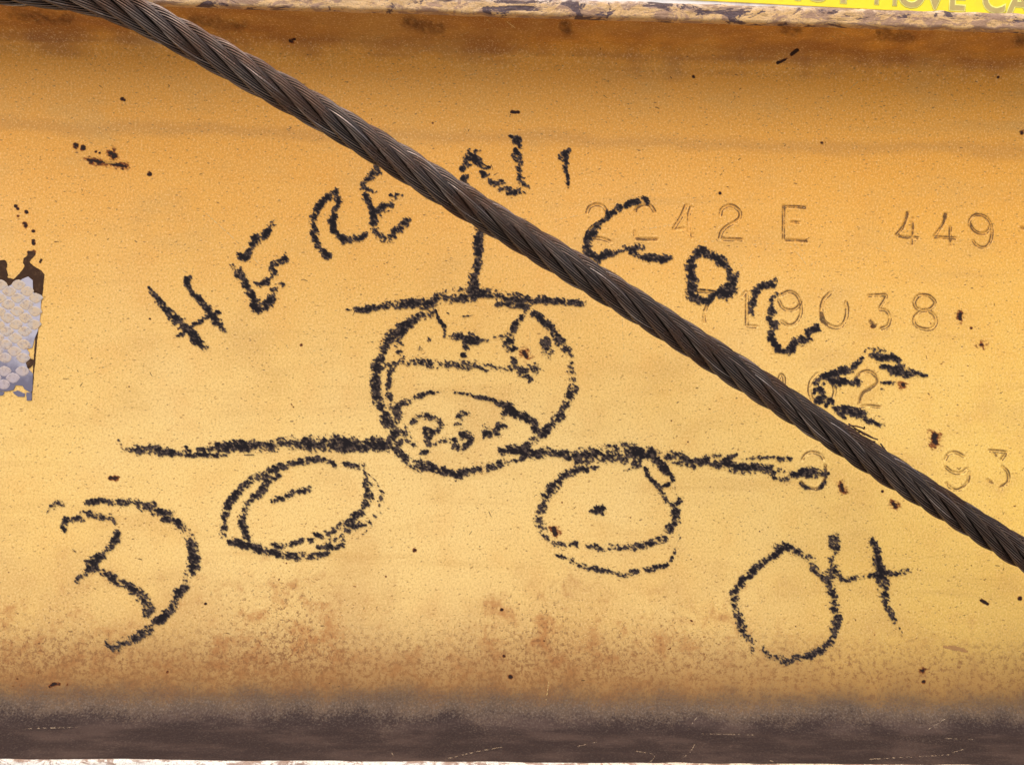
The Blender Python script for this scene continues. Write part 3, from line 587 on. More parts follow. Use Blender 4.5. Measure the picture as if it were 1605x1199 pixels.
crayon('crayon_line', 'smudged black crayon band across the middle of the drawn face', [
    S('F', [(485, 350, 9, .5), (505, 355, 7, .5)]), S('F', [(450, 390, 8, .6), (435, 440, 6, .35)]),
    S('F', [(250, 490, 9, .8), (330, 480, 10, .7), (400, 475, 13, .8), (480, 490, 13, .65), (560, 490, 12, .65), (650, 500, 12, .8), (740, 500, 12, .7), (800, 505, 10, .5), (900, 520, 11, .35), (960, 525, 11, .45), (1010, 510, 9, .7)]), S('F', [(985, 465, 8, .8), (1005, 490, 6, .7)]),
    S('F', [(1030, 530, 13, .8), (1080, 540, 15, .85), (1130, 520, 12, .5), (1090, 580, 7, .8)]), S('F', [(1185, 370, 13, .85), (1190, 400, 13, .9), (1220, 410, 9, .7)]), S('F', [(1210, 450, 9, .4), (1180, 470, 6, .3)])])
crayon('crayon_line', 'thin arched black crayon mouth line inside the face circle', [
    S('F', [(310, 745, 12, 1), (350, 715, 11, .9), (385, 725, 6, .6)]), S('F', [(380, 700, 7, .8), (430, 680, 8, .8), (500, 660, 5, .9), (560, 655, 3, .8), (640, 655, 3, .8), (720, 665, 4, .8), (780, 680, 6, .7), (835, 695, 6, 1), (900, 715, 8, .8), (960, 740, 10, .95)]),
    S('F', [(960, 740, 10), (1010, 780, 10), (1070, 805, 9), (1110, 840, 9, .9), (1130, 890, 9, .9)]), S('F', [(960, 745, 8), (930, 790, 8, .7), (945, 840, 7, .7)])])
crayon('crayon_digit', 'black crayon numeral 2 inside the face circle', [
    S('F', [(400, 830, 7, .9), (440, 800, 9, .85), (520, 800, 8, .9), (565, 840, 9, .75), (540, 880, 8, .8), (480, 880, 8, .9), (490, 920, 10, .85), (500, 960, 9, .7)]), S('F', [(490, 955, 8, .5), (560, 945, 9, .7), (640, 935, 9, .75), (640, 970, 7, .6)])])
crayon('crayon_letter', 'black crayon letter S beside the numeral in the face circle', [
    S('F', [(660, 800, 6, .8), (700, 785, 13, .75), (730, 775, 7, .6)]), S('F', [(655, 845, 6, .8), (690, 860, 8, .85)]), S('F', [(700, 905, 12, .9), (745, 920, 9, .8), (720, 965, 9, .85), (670, 975, 9, .75)])])
crayon('crayon_blot', 'black crayon blot right of the letter S in the face circle', [
    S('F', [(830, 895, 12, .95), (870, 890, 15, .85), (920, 860, 13, .75)]), S('F', [(815, 850, 5, .7), (830, 870, 6, .6)]), S('F', [(905, 830, 9, .55), (935, 835, 9, .55)])])
crayon('crayon_line', 'long black crayon wing line left of the drawn face', [
    S('I', [(70, 150, 10, .7), (140, 150, 11, .85), (220, 150, 12, .85), (300, 155, 10, .85)]), S('I', [(330, 165, 9, 1), (380, 175, 8, .95)]), S('I', [(410, 145, 7, .8), (430, 155, 5, .6)]), S('I', [(400, 180, 5, .8), (500, 175, 6, 1), (560, 178, 5, .95), (620, 180, 4, .9)]),
    S('I', [(470, 150, 6, .8), (540, 140, 10, .7), (600, 130, 11, 1), (700, 130, 12, 1), (780, 130, 12, 1), (860, 130, 12, .95), (940, 110, 15, .8), (1000, 120, 17, .7), (1080, 120, 18, .9), (1160, 115, 17, 1), (1240, 120, 16, 1), (1320, 125, 14, .9), (1400, 120, 15, .85), (1480, 130, 13, .9)]),
    S('I', [(1280, 85, 8, .6), (1350, 95, 8, .5)]), S('I', [(530, 105, 4, .6), (560, 130, 4, .6)]), S('I', [(650, 180, 1.6, .5), (850, 170, 1.6, .5)]), S('I', [(55, 100, 5, .3), (75, 140, 6, .5)])])
crayon('crayon_line', 'long black crayon wing line right of the drawn face', [
    S('J', [(25, 110, 12, .8), (100, 105, 10, .95), (180, 115, 13, .9), (260, 115, 12, .8), (330, 125, 13, .85), (420, 120, 16, .95), (500, 130, 17, .9), (600, 130, 16, 1), (680, 120, 15, 1), (720, 120, 13, 1), (760, 180, 12, 1), (795, 205, 8, 1)]), S('J', [(490, 95, 7, .7), (560, 85, 12, .8), (640, 100, 13, .75)]),
    S('J', [(330, 150, 9, .7), (420, 160, 9, .8)]), S('J', [(420, 180, 8, .6), (470, 185, 6, .6)]), S('J', [(600, 160, 9, .9), (650, 175, 10, .9), (590, 200, 3, .8)]),
    S('J', [(780, 135, 11, .85), (850, 130, 12, .7), (900, 165, 10, .8), (960, 155, 10, .85), (985, 135, 7, .9)]), S('J', [(810, 160, 5, .7), (880, 170, 8, .7)]), S('J', [(1000, 170, 9, .95), (1080, 170, 9, .95), (1120, 185, 10, .95), (1200, 185, 10, .85), (1270, 200, 13, .6), (1330, 205, 12, .5)]),
    S('J', [(1010, 130, 7, .8), (1035, 128, 5, .7)]), S('J', [(1060, 150, 7, .9), (1110, 125, 5, .8)]), S('J', [(1140, 140, 6, .4), (1210, 140, 7, .5), (1280, 140, 6, .6)]), S('J', [(1315, 145, 7, .95), (1360, 145, 6, .95)]),
    S('J', [(1340, 235, 9, .8), (1400, 215, 10, .95), (1460, 210, 12, .95), (1510, 215, 11, .95), (1535, 215, 5, .9)]), S('J', [(1080, 205, 6, .4), (1200, 210, 7, .3)]), S('J', [(1290, 235, 7, .4), (1350, 245, 6, .6)]),
    S('J', [(1410, 260, 4), (1430, 275, 5), (1460, 285, 2)]), S('J', [(1530, 220, 4), (1525, 250, 6), (1500, 280, 5)]), S('J', [(800, 205, 4), (815, 235, 6), (800, 262, 5), (770, 270, 3)])])
crayon('crayon_circle', 'doubled oval black crayon wheel below the left wing line', [
    S('I', [(1100, 195, 8, .9), (1165, 215, 8, .9), (1190, 240, 5, .6)]), S('I', [(1078, 205, 8, .9), (1030, 205, 9, .95), (960, 220, 9, .9), (880, 245, 10, .9), (820, 275, 10, .85), (750, 305, 8, .85), (690, 360, 9, .85), (640, 420, 9, .9), (615, 480, 10, .7), (605, 540, 10, .75), (605, 600, 9, .7)]),
    S('I', [(890, 290, 7, .85), (830, 320, 10, .85), (800, 365, 10, .8), (750, 405, 9, .85), (720, 460, 10, .85), (705, 520, 10, .8), (715, 575, 9, .85), (735, 620, 8, .7)]),
    S('I', [(645, 630, 9, 1), (700, 645, 9, .95), (770, 665, 10, .9), (860, 685, 10, .9), (920, 700, 9, .9), (1000, 705, 10, .9), (1030, 690, 8, .7)]), S('I', [(1050, 705, 9, .9), (1100, 700, 9, .9), (1150, 690, 5, .8)]), S('I', [(870, 655, 9, .9), (950, 650, 8, .75), (1010, 625, 7, .8), (1065, 625, 6, .7)]),
    S('I', [(1090, 595, 7, .9), (1150, 590, 11, .8), (1210, 550, 9, .8), (1260, 530, 11, .7), (1310, 490, 13, .8), (1345, 440, 10, .9), (1355, 380, 9, .85), (1350, 310, 7, .8), (1345, 270, 5, .6)]), S('I', [(1100, 660, 6, .9), (1180, 655, 8, .85), (1230, 650, 6, .7)]),
    S('I', [(1150, 640, 8, .6), (1230, 600, 12, .7), (1280, 560, 12, .7), (1350, 540, 10, .65), (1400, 500, 9, .55), (1420, 470, 9, .5)]), S('I', [(1340, 260, 1.6, .8), (1400, 310, 2, .8), (1430, 370, 9, .28), (1425, 430, 12, .28), (1410, 470, 10, .4)]),
    S('I', [(1245, 225, 9, .85), (1290, 240, 7, .8), (1340, 245, 11, .45)]), S('I', [(1370, 330, 6, .7), (1385, 400, 5, .6)]), S('I', [(1300, 620, 4, .4), (1380, 550, 3, .5)])])
crayon('crayon_line', 'short black crayon dash inside the left wheel', [S('I', [(850, 415, 6, .8), (920, 400, 8, .85), (970, 375, 8, .9), (1045, 355, 8, .75)])])
crayon('crayon_circle', 'doubled round black crayon wheel below the right wing line', [
    S('J', [(405, 190, 9, .95), (350, 205, 9, .95), (300, 225, 9, .95)]), S('J', [(280, 260, 12, .8), (235, 300, 14, .6), (215, 350, 15, .6), (200, 395, 14, .55)]), S('J', [(190, 435, 12, .8), (215, 480, 11, .85), (250, 520, 13, .6), (300, 545, 12, .7)]),
    S('J', [(340, 540, 8, .8), (410, 550, 8, .8), (470, 555, 9, .8), (540, 560, 10, .75), (600, 560, 9, .8), (670, 550, 9, .9), (730, 530, 9, .7), (780, 515, 9, .75)]),
    S('J', [(275, 590, 6, .85), (330, 610, 7, .75), (400, 645, 9, .7), (470, 660, 8, .7), (530, 670, 7, .65), (590, 685, 7, .75), (640, 665, 8, .7), (710, 655, 8, .8), (780, 640, 5, .75), (820, 590, 6, .7), (830, 550, 4, .6), (850, 510, 2, .6)]),
    S('J', [(795, 480, 10, .95), (825, 440, 11, .9), (830, 390, 13, .85)]), S('J', [(690, 190, 6, .8), (705, 230, 7, .8), (745, 275, 6, .8), (790, 340, 9, .6), (820, 360, 8, .5), (850, 335, 9, .8)]), S('J', [(815, 270, 6, .4), (830, 300, 6, .5)]), S('J', [(835, 470, 3, .6), (845, 500, 2, .5)])])
crayon('crayon_dot', 'small black crayon triangle inside the right wheel', [S('J', [(430, 390, 4, .9), (460, 385, 9, 1), (485, 380, 10, 1), (490, 395, 6, .9)])])
crayon('crayon_letter', 'curved black crayon stroke like a letter D at lower left', [
    S('H', [(80, 280, 8, .6), (120, 260, 9, .85), (180, 235, 9, .7), (240, 240, 6, .6), (320, 235, 6, .5), (400, 220, 9, .8), (440, 215, 6, .6), (500, 230, 8, .7), (580, 225, 10, .8), (650, 225, 9, .8), (700, 260, 9, .9), (750, 240, 10, .65), (750, 285, 8, .7), (800, 290, 8, .95), (880, 295, 8, .6)]),
    S('H', [(820, 335, 6, .95), (880, 335, 8, .95), (925, 365, 12, .85), (965, 420, 13, .6), (1000, 490, 13, .85), (1010, 560, 14, .8), (1010, 630, 13, .85), (975, 700, 11, .65), (945, 770, 12, .85), (905, 810, 13, .6), (885, 880, 11, .9), (850, 920, 10, .9), (800, 965, 9, .85), (755, 1000, 12, .85), (690, 1050, 12, .75), (630, 1085, 12, .8), (560, 1115, 11, .8), (510, 1135, 11, .85)]), S('H', [(470, 1090, 7, .7), (480, 1125, 7, .7), (510, 1135, 8, .8)])])
crayon('crayon_digit', 'black crayon numeral 2 inside the curved stroke at lower left', [
    S('H', [(215, 420, 4, .5), (205, 380, 9, .9), (215, 345, 9, .95), (270, 335, 8, .95), (320, 330, 7, .8)]), S('H', [(310, 285, 8, .35), (370, 300, 12, .5), (430, 320, 10, .5), (490, 320, 10, .45), (520, 360, 10, .35)]),
    S('H', [(535, 415, 7, .95), (525, 460, 8, .95), (495, 510, 8, .85), (460, 545, 11, .8), (410, 575, 9, .9), (365, 620, 12, .95), (335, 670, 9, .85), (290, 705, 10, .65)]),
    S('H', [(340, 600, 8, .5), (380, 630, 12, .8), (420, 655, 9, .6), (470, 680, 10, .8), (530, 720, 11, .75), (600, 750, 11, .85), (660, 800, 13, .7), (710, 835, 13, .75), (730, 890, 16, .75), (720, 920, 11, .8)]), S('H', [(250, 515, 2, .4), (320, 580, 3, .4)])])
crayon('crayon_letter', 'large black crayon numeral 0 at lower right', [
    S('G', [(600, 105, 9, .3), (650, 120, 11, .95), (690, 125, 11, 1), (750, 150, 10, .95), (800, 185, 10, .7), (850, 210, 11, .75), (880, 280, 10, .85), (930, 330, 10, .75), (960, 360, 9, .7)]),
    S('G', [(640, 145, 8, .9), (590, 180, 7, .85), (520, 220, 8, .9), (470, 265, 9, .75), (430, 300, 8, .85), (415, 330, 6, .9), (370, 350, 8, .95), (355, 390, 10, .9), (315, 470, 13, .8), (325, 540, 11, .55), (345, 590, 12, .7), (360, 650, 9, .8), (385, 720, 13, .55), (430, 780, 11, .6), (450, 840, 8, .7)]),
    S('G', [(520, 820, 9, .55), (550, 870, 8, .8), (620, 890, 10, .7), (680, 910, 10, .65), (740, 890, 9, .7), (810, 885, 10, .8), (870, 860, 10, .8), (920, 840, 10, .9), (970, 795, 10, .6), (1005, 745, 10, .9), (1010, 690, 11, .85), (1025, 620, 14, .6), (1020, 550, 12, .65), (1010, 490, 11, .65), (990, 420, 12, .7), (985, 370, 10, .6)])])
crayon('crayon_letter', 'black crayon numeral 4 drawn as an H at lower right', [
    S('G', [(1015, 70, 14, .95), (1020, 130, 13, .85), (1010, 200, 16, .6), (1000, 260, 15, .65), (990, 310, 11, .7)]),
    S('G', [(1000, 270, 8, .8), (1040, 310, 8, .95), (1080, 345, 7, .95), (1150, 335, 8, .85), (1220, 325, 8, .8), (1290, 320, 7, .85), (1340, 300, 13, 1), (1400, 305, 8, .8), (1460, 300, 9, .65), (1520, 285, 9, .45), (1550, 310, 5, .3)]),
    S('G', [(1280, 75, 9, .9), (1300, 140, 11, 1), (1315, 210, 13, .95), (1330, 270, 13, 1), (1345, 330, 13, 1), (1350, 390, 12, .8), (1360, 460, 10, .75), (1380, 530, 10, .6), (1410, 590, 9, .65), (1440, 640, 7, .6), (1465, 690, 5, .5), (1480, 720, 4, .5)])])

# --- rust pits, dark flecks and stains
BIG = {(1464, 683), (1505, 493), (1538, 540), (1415, 603), (1400, 790), (1319, 760), (822, 552), (868, 827), (174, 242), (138, 251), (1446, 1050)}
def rust(pts, name='rust_spot'):
    st = []
    for q in pts:
        a = np.array([q + (0.98,)] if isinstance(q, tuple) else [b + (0.98,) for b in q], float)
        a[:, 2] *= 1.22; st.append(a); hl = a.copy(); big = tuple(int(v) for v in a[0, :2]) in BIG
        hl[:, 2] = hl[:, 2] * (2.2 if big else 1.3) + (10 if big else 3); hl[:, 3] = 0.36 if big else 0.20; st.append(hl)
    return mark(name, st, M_RUST, None, amp=1.0, cut=0.10, ease=0.55, lift=0.00008)
for p in [[(118, 229, 10), (130, 232, 9)], [(150, 238, 4), (156, 240, 4)], [(174, 242, 11), (178, 244, 11)], [[(138, 251, 5), (155, 254, 5), (163, 254, 4), (178, 257, 7), (198, 262, 4)]],
          [(234, 273, 7)], [(457, 65, 8), (461, 62, 5)], [(191, 156, 6), (195, 157, 4)], [[(802, 176, 5), (812, 176, 5)]], [[(1219, 99, 5), (1228, 95, 5), (1233, 92, 4)]], [[(1240, 86, 5), (1249, 79, 6)]],
          [(1087, 121, 5)], [(1564, 122, 5)], [(1601, 208, 8)], [(1288, 224, 5)], [(1128, 303, 5)], [[(173, 749, 8), (183, 749, 9)]], [[(78, 1075, 5), (85, 1072, 6), (93, 1072, 5)]],
          [[(1464, 683, 11), (1465, 690, 13)]], [[(1505, 493, 6), (1505, 500, 6)]], [(1522, 514, 5)], [(1538, 540, 9)], [(1415, 603, 7)], [[(1400, 790, 7), (1404, 794, 8)]], [[(1319, 760, 6, ), (1321, 768, 7)]],
          [(1446, 1050, 4), (1448, 1068, 6)], [[(1538, 941, 6), (1548, 946, 5)]], [(1598, 938, 7)], [[(868, 827, 7), (870, 836, 9)]], [[(822, 552, 8), (825, 558, 9)]], [(650, 862, 7)],
          [(25, 323, 6), (28, 327, 5)], [(41, 333, 6)], [(28, 339, 5)], [[(39, 350, 7), (41, 354, 7)]], [(52, 362, 6)], [[(52, 378, 6), (53, 382, 6)]], [[(47, 398, 9), (52, 396, 9)]], [(678, 193, 4)], [(1368, 512, 7)],
          [(472, 541, 5)], [(235, 500, 3)], [(202, 606, 3)], [(1383, 770, 4)], [(786, 955, 5)], [(322, 946, 4)], [(790, 1028, 6)], [(800, 1060, 7)], [(262, 1053, 5)]]:
    rust(p)
def grime(pts): return mark('soot_patch', [np.array([(q[0], q[1], q[2] * 1.5, q[3] * 0.55) for q in pts], float)], M_GRIME, None, amp=0.5, cut=0.1, ease=0.55, lift=0.00012)
for p in [[(640, 34, 26, .75), (660, 40, 30, .75), (690, 44, 26, .6)], [(885, 40, 22, .9), (890, 50, 22, .7)], [(1230, 45, 26, .7), (1250, 48, 24, .7)], [(1380, 52, 24, .8), (1400, 56, 30, .6), (1430, 58, 22, .5)], [(1598, 62, 26, .9)],
          [(20, 22, 22, .7), (60, 28, 26, .6), (110, 30, 24, .6)], [(300, 34, 26, .55), (380, 40, 30, .5)]]: grime(p)
mark('brown_smear', [np.array([(1480, 1013, 8, .62), (1500, 1016, 11, .66), (1516, 1021, 7, .55)], float)], make_mark('brown_smear_film', 0.4, 0.7, (0.50, 0.27, 0.11, 1), (0.45, 0.23, 0.09, 1), amax=0.6), None, amp=0.3, lift=0.00009)

# --- pale scratches
def scratch(pts, w=1.7, p=0.62, m=None): return mark('scratch', [np.array([(q[0], q[1], w, p) for q in pts], float)], m or M_SCRATCH, None, amp=0.8, cut=0.2, ease=0.25, noise2=0.8, lift=0.00016)
for p in [[(320, 332), (352, 361), (383, 389)], [(395, 402), (412, 421)], [(1180, 398), (1159, 420)], [(1095, 379), (1130, 378)], [(1010, 360), (1055, 352)], [(1172, 384), (1213, 382)], [(1234, 382), (1252, 400), (1278, 434)], [(1243, 381), (1262, 398)],
          [(1290, 50), (1318, 63)], [(1308, 43), (1338, 62)], [(1157, 102), (1196, 87)], [(1090, 72), (1117, 57)], [(655, 82), (690, 70), (735, 50)], [(793, 33), (808, 44)], [(760, 28), (776, 41)], [(740, 62), (770, 52)], [(590, 60), (622, 46)],
          [(600, 130), (640, 120)], [(870, 345), (920, 335)], [(1390, 395), (1350, 380)], [(830, 512), (832, 560)], [(975, 500), (978, 560)], [(540, 378), (590, 360)], [(1280, 410), (1250, 425)], [(345, 22), (380, 40), (402, 46)], [(480, 372), (500, 352)],
          [(30, 40), (60, 30)], [(980, 120), (1010, 112)], [(1320, 150), (1345, 128)], [(860, 1068), (856, 1096)], [(1136, 640), (1090, 655)]]: scratch(p)
for p in [[(1078, 1145), (1086, 1132), (1095, 1122), (1113, 1112), (1133, 1120)], [(1070, 1188), (1083, 1177), (1093, 1158)], [(1452, 1145), (1480, 1127)], [(1480, 1157), (1525, 1159)], [(1492, 1180), (1525, 1170)], [(1207, 1192), (1220, 1197)], [(1363, 1190), (1487, 1183)],
          [(698, 1190), (748, 1178), (787, 1171)], [(1018, 1196), (1025, 1183), (995, 1177)], [(614, 1180), (617, 1185)], [(1100, 1150), (1180, 1152)], [(1584, 1108), (1592, 1116)], [(905, 1170), (935, 1163)], [(40, 1142), (120, 1140)]]: scratch(p, 2.4, 0.60, M_DULL)
def scuffs(name, n, mat, lo, hi, w, p, seed, box):
    r = random.Random(seed); st = []
    for _ in range(n):
        x_, y_ = r.uniform(box[0], box[2]), r.uniform(box[1], box[3]); a = r.gauss(-0.35, 0.5) if r.random() < 0.7 else r.uniform(0, 3.14); L = r.uniform(lo, hi) * r.uniform(0.4, 1)
        b = r.gauss(0, 0.2)
        st.append(np.array([(x_, y_, w, p * r.uniform(0.7, 1)), (x_ + L * math.cos(a) / 2, y_ + L * math.sin(a) / 2, w, p * r.uniform(0.6, 1)), (x_ + L * math.cos(a + b), y_ + L * math.sin(a + b), w * 0.8, p * r.uniform(0.5, 1))]))
    o = mark(name, st, mat, None, amp=0.9, cut=0.22, ease=0.22, noise2=0.8, lift=0.00007); o['kind'] = 'stuff'
scuffs('dark_scuffs', 230, M_STAMP, 5, 15, 1.7, 0.80, 3, (-100, 80, 1700, 1080))
scuffs('rust_flecks', 110, M_RUST, 2, 6, 3.0, 0.72, 4, (-100, 500, 1700, 1090))
scuffs('pale_scuffs', 120, M_SCRATCH, 12, 60, 1.6, 0.56, 5, (-100, 60, 1700, 900))
# hair-thin grey lines left of the face
for p in [[(58, 610), (80, 603)], [(92, 594), (118, 592), (150, 583)], [(155, 577), (180, 573)], [(233, 578), (240, 590), (258, 592)], [(490, 222), (508, 216)]]:
    mark('hairline_crack', [np.array([(q[0], q[1], 1.5, .6) for q in p], float)], M_STAMP, None, amp=0.8, cut=0.22, ease=0.2, noise2=0.8, lift=0.00009)

# ------------------------------------------------------------------ reflective tape remnant
def tp(zx, zy): return (zx / 4.608, 380 + zy / 4.608)
def slab(name, poly, y_front, mat, parent, y_back=-0.00002):
    n = len(poly); px = np.array([q[0] for q in poly]); py = np.array([q[1] for q in poly])
    P = on_plane(px, py, 0.0); A = P.copy(); A[:, 1] = y_front; B = P.copy(); B[:, 1] = y_back
    Fc = [tuple(range(n))] + [(k, n + k, n + (k + 1) % n, (k + 1) % n) for k in range(n)]
    return mesh_obj(name, np.vstack([A, B]), Fc, mat, parent)
def rough_poly(poly, step=3.0, amp=0.7):
    out = []
    for (a, b), (c, d) in zip(poly, poly[1:] + poly[:1]):
        n = max(1, int(math.hypot(c - a, d - b) / step))
        for k in range(n):
            t = k / n; out.append((a + (c - a) * t + random.uniform(-amp, amp), b + (d - b) * t + random.uniform(-amp, amp)))
    return out
residue_poly = [tp(*q) for q in [(-420, 150), (-300, 120), (-200, 170), (-90, 120), (0, 130), (40, 128), (55, 160), (45, 190), (60, 235), (52, 252), (100, 265), (140, 225), (180, 172), (166, 150), (170, 115), (200, 95), (220, 65), (250, 66), (257, 92), (228, 120), (216, 143), (240, 170), (265, 183), (300, 205), (321, 232), (312, 330), (303, 400), (270, 700), (245, 960), (230, 1140), (222, 1142), (236, 960), (255, 700), (270, 520), (150, 520), (-420, 520)]]
tape = slab('reflective_tape', [tp(*q) for q in [(-420, 330), (-250, 300), (-120, 290), (0, 275), (35, 300), (62, 318), (120, 290), (170, 262), (205, 248), (238, 275), (240, 330), (240, 362), (300, 392), (296, 470), (290, 560), (275, 640), (250, 700), (235, 760), (195, 770), (215, 800), (185, 860), (200, 905), (240, 950), (236, 1070), (225, 1085), (180, 1060), (165, 1035), (115, 1030), (100, 1065), (45, 1075), (-30, 1070), (-200, 1090), (-420, 1090)]], -0.00028, M_FILM, beam)
tape['label'] = 'torn strip of pearly prismatic reflective tape at the left edge'
res = slab('adhesive_residue', rough_poly(residue_poly, 2.5, 0.45), -0.00012, M_RESIDUE, tape); res['label'] = 'dark brown adhesive residue around the torn tape'
for q in [[(185, 865), (215, 835), (250, 850), (255, 872), (205, 912), (188, 895)], [(90, 1080), (130, 1070), (180, 1090), (180, 1115), (130, 1115)], [(0, 1075), (35, 1080), (20, 1105), (-20, 1108)], [(190, 1085), (232, 1085), (230, 1140), (195, 1140)], [(280, 145), (298, 118), (310, 125), (300, 140), (292, 152)]]:
    slab('tape_scrap', rough_poly([tp(*a) for a in q], 3.0, 0.5), -0.00020, M_FILM if q[0][1] > 1000 else M_RESIDUE, tape)
def inside(p, poly):
    c = False; j = len(poly) - 1
    for i in range(len(poly)):
        if (poly[i][1] > p[1]) != (poly[j][1] > p[1]) and p[0] < (poly[j][0] - poly[i][0]) * (p[1] - poly[i][1]) / (poly[j][1] - poly[i][1]) + poly[i][0]: c = not c
        j = i
    return c
cell_area = [tp(*q) for q in [(-420, 340), (0, 290), (60, 330), (200, 280), (225, 370), (275, 405), (262, 630), (215, 720), (180, 900), (200, 970), (195, 1050), (170, 1030), (110, 1020), (40, 1060), (-420, 1070)]]
# low domed rhombus with rounded corners, 3 shared variants
cell_meshes = []
for v in range(3):
    n = 12; V = []; rr = random.Random(v)
    for k in range(n):
        a = 2 * math.pi * k / n; rad = 1.0 / (abs(math.cos(a)) ** 1.5 + abs(math.sin(a)) ** 1.5) ** (1 / 1.5) * rr.uniform(0.93, 1.05)
        V.append((rad, a))
    verts = [(r_ * math.cos(a) * 0.0027, 0.0, r_ * math.sin(a) * 0.0021) for r_, a in V] + [(r_ * math.cos(a) * 0.00225, -0.00010, r_ * math.sin(a) * 0.00178) for r_, a in V]
    Fc = [tuple(range(n, 2 * n))] + [(k, n + k, n + (k + 1) % n, (k + 1) % n) for k in range(n)]
    me = bpy.data.meshes.new('cell'); me.from_pydata(verts, [], Fc); me.materials.append(M_CELL)
    me.update(); cell_meshes.append(me)
for i in range(-14, 22):
    for j in range(-14, 26):
        c = (15.0 + i * 14.8 + j * 13.5, 457.0 - i * 10.4 + j * 10.4)
        if c[0] < -85 or not inside(c, cell_area): continue
        if c[1] > 560 and random.random() < 0.12: continue
        P = on_plane([c[0]], [c[1]], 0.0)[0]
        o = bpy.data.objects.new('cell', random.choice(cell_meshes)); COL.objects.link(o); o.parent = tape
        o.location = (P[0], -0.00029, P[2]); o.rotation_euler = (0, random.uniform(-0.12, 0.12), 0)

# ------------------------------------------------------------------ warning placard on the side plate
PLY = -0.0268
pp = on_plane([1000, 1900, 1900, 1000], [-3.6, 43.5, -60, -105], PLY)
n4 = np.array(pp); fr = n4.copy(); fr[:, 1] = PLY - 0.0004; bk = n4.copy(); bk[:, 1] = PLY - 0.0000
placard = mesh_obj('warning_placard', np.vstack([fr, bk]), [(0, 1, 2, 3), (0, 4, 5, 1), (1, 5, 6, 2), (2, 6, 7, 3), (3, 7, 4, 0)], M_YELLOW, beam)
placard['label'] = 'bright lemon yellow warning placard with tan capital letters at the top right'
ang = math.atan2(0.065, 1.0)
def glyph(ch, cx, h_px):
    for mat, lift, nm in ((M_BORDER, 0.00042, 'letter_border'), (M_LETTER, 0.00055, 'letter')):
        cu = bpy.data.curves.new('glyph', 'FONT'); cu.body = ch; cu.align_x = 'CENTER'; cu.extrude = 0.0; cu.resolution_u = 4
        if nm == 'letter': cu.offset = 0.0 if ch == 'M' else 0.022
        else: cu.offset = 0.0 if ch == 'M' else 0.03; cu.fill_mode = 'NONE'; cu.bevel_depth = 0.028; cu.bevel_resolution = 0
        t = bpy.data.objects.new('glyph', cu); COL.objects.link(t)
        dg = bpy.context.evaluated_depsgraph_get(); me = bpy.data.meshes.new_from_object(t.evaluated_get(dg))
        bpy.data.objects.remove(t); bpy.data.curves.remove(cu)
        o_ = on_plane([cx], [2 + 0.065 * (cx - 1292)], PLY - lift)[0]; ex = on_plane([cx + 10], [2 + 0.065 * (cx + 10 - 1292)], PLY - lift)[0] - o_
        s = np.linalg.norm(ex) / 10 * h_px / 0.70; ex /= np.linalg.norm(ex); ez = np.array([-ex[2], 0, ex[0]])
        co = np.zeros(len(me.vertices) * 3); me.vertices.foreach_get('co', co); co = co.reshape(-1, 3)
        P = o_[None] + (co[:, :1] * s * 0.92) * ex[None] + (co[:, 1:2] * s) * ez[None] + (co[:, 2:3] * s * 0.3) * np.array([[0, -1.0, 0]])
        me.vertices.foreach_set('co', P.ravel()); me.materials.clear(); me.materials.append(mat); me.update()
        me.name = nm; ob = bpy.data.objects.new(nm, me); COL.objects.link(ob); ob.parent = placard
for ch, cx in zip('DONOTMOVECAR', (1132, 1172, 1236, 1281, 1322, 1388, 1428, 1465, 1499, 1557, 1597, 1640)): glyph(ch, cx, 40)

# ------------------------------------------------------------------ the wire rope
rope = empty('wire_rope', 'thick twisted steel wire rope slanting across in front of the yellow beam', 'wire rope')
ctrl = [(-330, -50), (-150, -33), (0, -21), (100, -12), (183, 9), (311, 72), (535, 197), (748, 329), (968, 462), (1180, 598), (1392, 736), (1605, 870), (1830, 1010), (2050, 1150)]
cx = np.array([c[0] for c in ctrl], float); cy = np.array([c[1] for c in ctrl], float)
yk = -0.082 + (cx + 150) / 1980 * 0.052
P3 = np.array([on_plane([a], [b], y_)[0] for a, b, y_ in zip(cx, cy, yk)])
def catmull(P, per):
    Q = np.vstack([2 * P[0] - P[1], P, 2 * P[-1] - P[-2]]); out = []
    for i in range(1, len(Q) - 2):
        a, b, c, d = Q[i - 1], Q[i], Q[i + 1], Q[i + 2]; t = np.linspace(0, 1, per, endpoint=False)[:, None]
        out.append(0.5 * (2 * b + (c - a) * t + (2 * a - 5 * b + 4 * c - d) * t ** 2 + (3 * b - a - 3 * c + d) * t ** 3))
    return np.vstack(out + [P[-1:]])
fine = catmull(P3, 80); sl = np.concatenate([[0], np.cumsum(np.linalg.norm(np.diff(fine, axis=0), axis=1))])
NS = 620; ss = np.linspace(0, sl[-1], NS); CL = np.stack([np.interp(ss, sl, fine[:, k]) for k in range(3)], 1)
k_ = np.ones(9) / 9
for a in range(3): CL[4:-4, a] = np.convolve(CL[:, a], k_, 'valid')
def frames(C, ref):
    T = np.gradient(C, axis=0); T /= np.linalg.norm(T, axis=1)[:, None]
    A = ref - (T * ref).sum(1)[:, None] * T; A /= np.linalg.norm(A, axis=1)[:, None]
    return T, A, np.cross(T, A)
ROPE_R = 0.0049; RS = 0.00172; RH = 0.00376; LAY = 0.066; LAYW = 0.028; NW = 12
T0, A0, B0 = frames(CL, np.array([0, 1.0, 0.0])[None].repeat(NS, 0))
